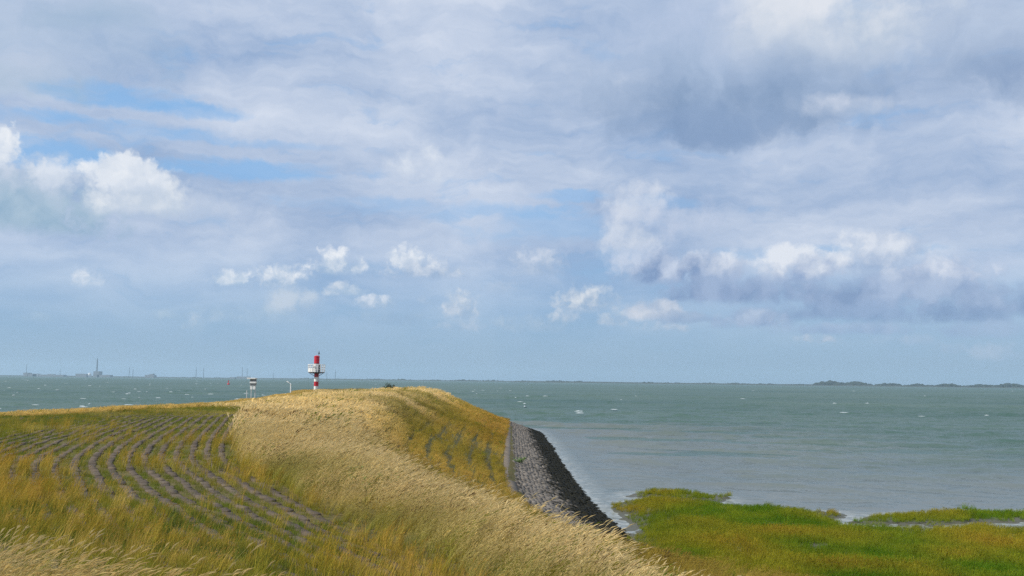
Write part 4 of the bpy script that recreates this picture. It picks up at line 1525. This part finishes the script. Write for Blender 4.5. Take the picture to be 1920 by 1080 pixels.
def treeline(name, label, segs):
    V, Fc = [], []
    r = random.Random(9)
    for (x0, x1, Y, h, step) in segs:
        px = x0
        while px < x1:
            YY = (Y(px) if callable(Y) else Y) + r.uniform(0, 160)
            X = YY * (px - 960) / F
            hh = h * r.uniform(0.55, 1.15) * (0.8 + 0.2 * math.sin(px * 0.11) + 0.15 * math.sin(px * 0.037))
            w = hh * r.uniform(0.7, 1.3)
            j = len(V)
            rings = 4
            for q in range(rings):
                zz = hh * (0.0, 0.35, 0.75, 1.0)[q]
                rr = w * (0.75, 1.0, 0.75, 0.25)[q]
                for a in range(6):
                    an = a * math.pi / 3 + r.uniform(-.3, .3)
                    k = rr * r.uniform(0.7, 1.25)
                    V.append((X + k * math.cos(an), YY + 60 + k * math.sin(an), 1.5 + zz + r.uniform(-.08, .08) * hh))
            for q in range(rings - 1):
                for a in range(6):
                    b = (a + 1) % 6
                    Fc.append((j + q * 6 + a, j + q * 6 + b, j + (q + 1) * 6 + b, j + (q + 1) * 6 + a))
            Fc.append((j + 18, j + 19, j + 20, j + 21))
            Fc.append((j + 21, j + 22, j + 23, j + 18))
            px += step * r.uniform(0.35, 0.9)
    tag(link_mesh(name, mesh_np(name, V, Fc), M_FAR_TREE), label, 'wood', kind='stuff')


yl = lambda px: 8000 + 350 * math.sin(px * 0.004)
yr = lambda px: 6600 - 1.3 * (px - 960)
treeline('far_wood', 'thin blue line of trees on the far shore behind the beacon',
         [(-60, 120, yl, 7, 3), (80, 300, yl, 8, 3.5), (230, 560, yl, 9, 4), (560, 760, yl, 12, 3.0), (760, 1010, yl, 12, 2.6)])
treeline('right_wood', 'darker belt of trees on the horizon at the right',
         [(960, 1140, yr, 12, 2.6), (1140, 1540, yr, 9, 3.5), (1290, 1345, yr, 12, 2.2), (1532, 1695, yr, 21, 1.7), (1560, 1640, yr, 25, 2.4), (1690, 1780, yr, 14, 2.4), (1770, 1840, yr, 19, 2.0),
          (1840, 2200, yr, 21, 2.0)])


def far_box(b, name, px0, px1, h, Y, depth=60, mat=M_FAR_WALL, z0=1.0):
    X0, X1 = Y * (px0 - 960) / F, Y * (px1 - 960) / F
    return MB().box(((X0 + X1) / 2 - b.location.x, 0, (h + z0) / 2), (X1 - X0, depth, h - z0)).build(name, mat, b)


FY = 7900.0


def far_thing(name, label, cat, px, group=None):
    b = empty(name, (FY * (px - 960) / F, FY, 0))
    return tag(b, label, cat, group)


def build_industry():
    m_px = FY / F
    b = far_thing('power_station', 'far power station block with one very tall chimney', 'power station', 188)
    far_box(b, 'boiler_house', 183, 194, 48, FY)
    far_box(b, 'turbine_hall', 190, 214, 20, FY)
    far_box(b, 'annex', 150, 170, 27, FY)
    MB().tube((-1.5 * m_px, 0, 0), (-1.5 * m_px, 0, 150), 5.5, 3.6, 16).build('chimney', M_FAR_STEEL, b)
    b = far_thing('storage_dome', 'far pale storage dome left of the tall chimney', 'dome', 173)
    MB().lathe([(16, 0), (16, 14), (13, 25), (8, 32), (2, 35)], 20).build('dome', M_FAR_PALE, b, True)
    b = far_thing('warehouse', 'long low far warehouse near the left edge of the horizon', 'warehouse', 104)
    far_box(b, 'hall', 82, 128, 17, FY)
    far_box(b, 'pale_hall', 70, 79, 19, FY, mat=M_FAR_PALE)
    far_box(b, 'roof_house', 96, 108, 21, FY, 40)
    b = far_thing('silo_block', 'far grey silo block at the left end of the shore', 'silo', 62)
    far_box(b, 'silo', 53, 62, 30, FY)
    far_box(b, 'store', 61, 78, 23, FY)
    b = far_thing('quay_shed', 'far shed with a slanting roof left of the signal board', 'shed', 288)
    far_box(b, 'shed', 279, 296, 23, FY)
    X0 = -8 * m_px
    MB().box((6, 0, 26), (34, 40, 9), rot=Matrix.Rotation(R(-10), 3, 'Y')).build('roof', M_FAR_WALL, b)
    b = far_thing('refinery_block', 'far refinery block behind the signal board', 'refinery', 460)
    far_box(b, 'block', 450, 472, 19, FY)
    far_box(b, 'tank', 436, 446, 13, FY)
    for k, (px, h, what) in enumerate([
            (55, 100, 'thin mast above the silo block at the left end of the shore'), (118, 62, 'short mast above the long far warehouse'),
            (247, 86, 'left of the two thin masts beyond the tall chimney'), (254, 72, 'right of the two thin masts beyond the tall chimney'),
            (372, 88, 'left of the two masts halfway from chimney to signal board'), (386, 92, 'right of the two masts halfway from chimney to signal board'),
            (458, 98, 'taller of the two stacks just left of the signal board'), (467, 86, 'lower of the two stacks right above the signal board'),
            (516, 54, 'short mast between signal board and lamp pole'), (616, 66, 'thin mast just right of the beacon'), (632, 80, 'second thin mast right of the beacon')]):
        b = far_thing('far_mast', what, 'mast', px, 'masts and stacks on the far shore')
        MB().tube((0, 0, 0), (0, 0, h), 2.2, 1.2, 8).build('shaft', M_FAR_STEEL, b)
        MB().box((0, 0, h * 0.72), (8, 2, 1.6)).build('cross_arm', M_FAR_STEEL, b)


build_industry()

# ------------------------------------------------------------------ haze
hz = bpy.data.materials.new('haze')
hz.use_nodes = True
t = NT(hz.node_tree)
pv = t.node('ShaderNodeVolumePrincipled')
pv.inputs['Color'].default_value = (0.62, 0.83, 1.0, 1)
pv.inputs['Density'].default_value = 5.8e-5
pv.inputs['Anisotropy'].default_value = 0.2
out = t.node('ShaderNodeOutputMaterial')
t.t.links.new(pv.outputs[0], out.inputs['Volume'])
o = MB().box((0, 6240, 84), (28400, 15600, 176)).build('haze', hz)
tag(o, 'thin bluish sea haze filling the air over the water', 'haze', kind='stuff')
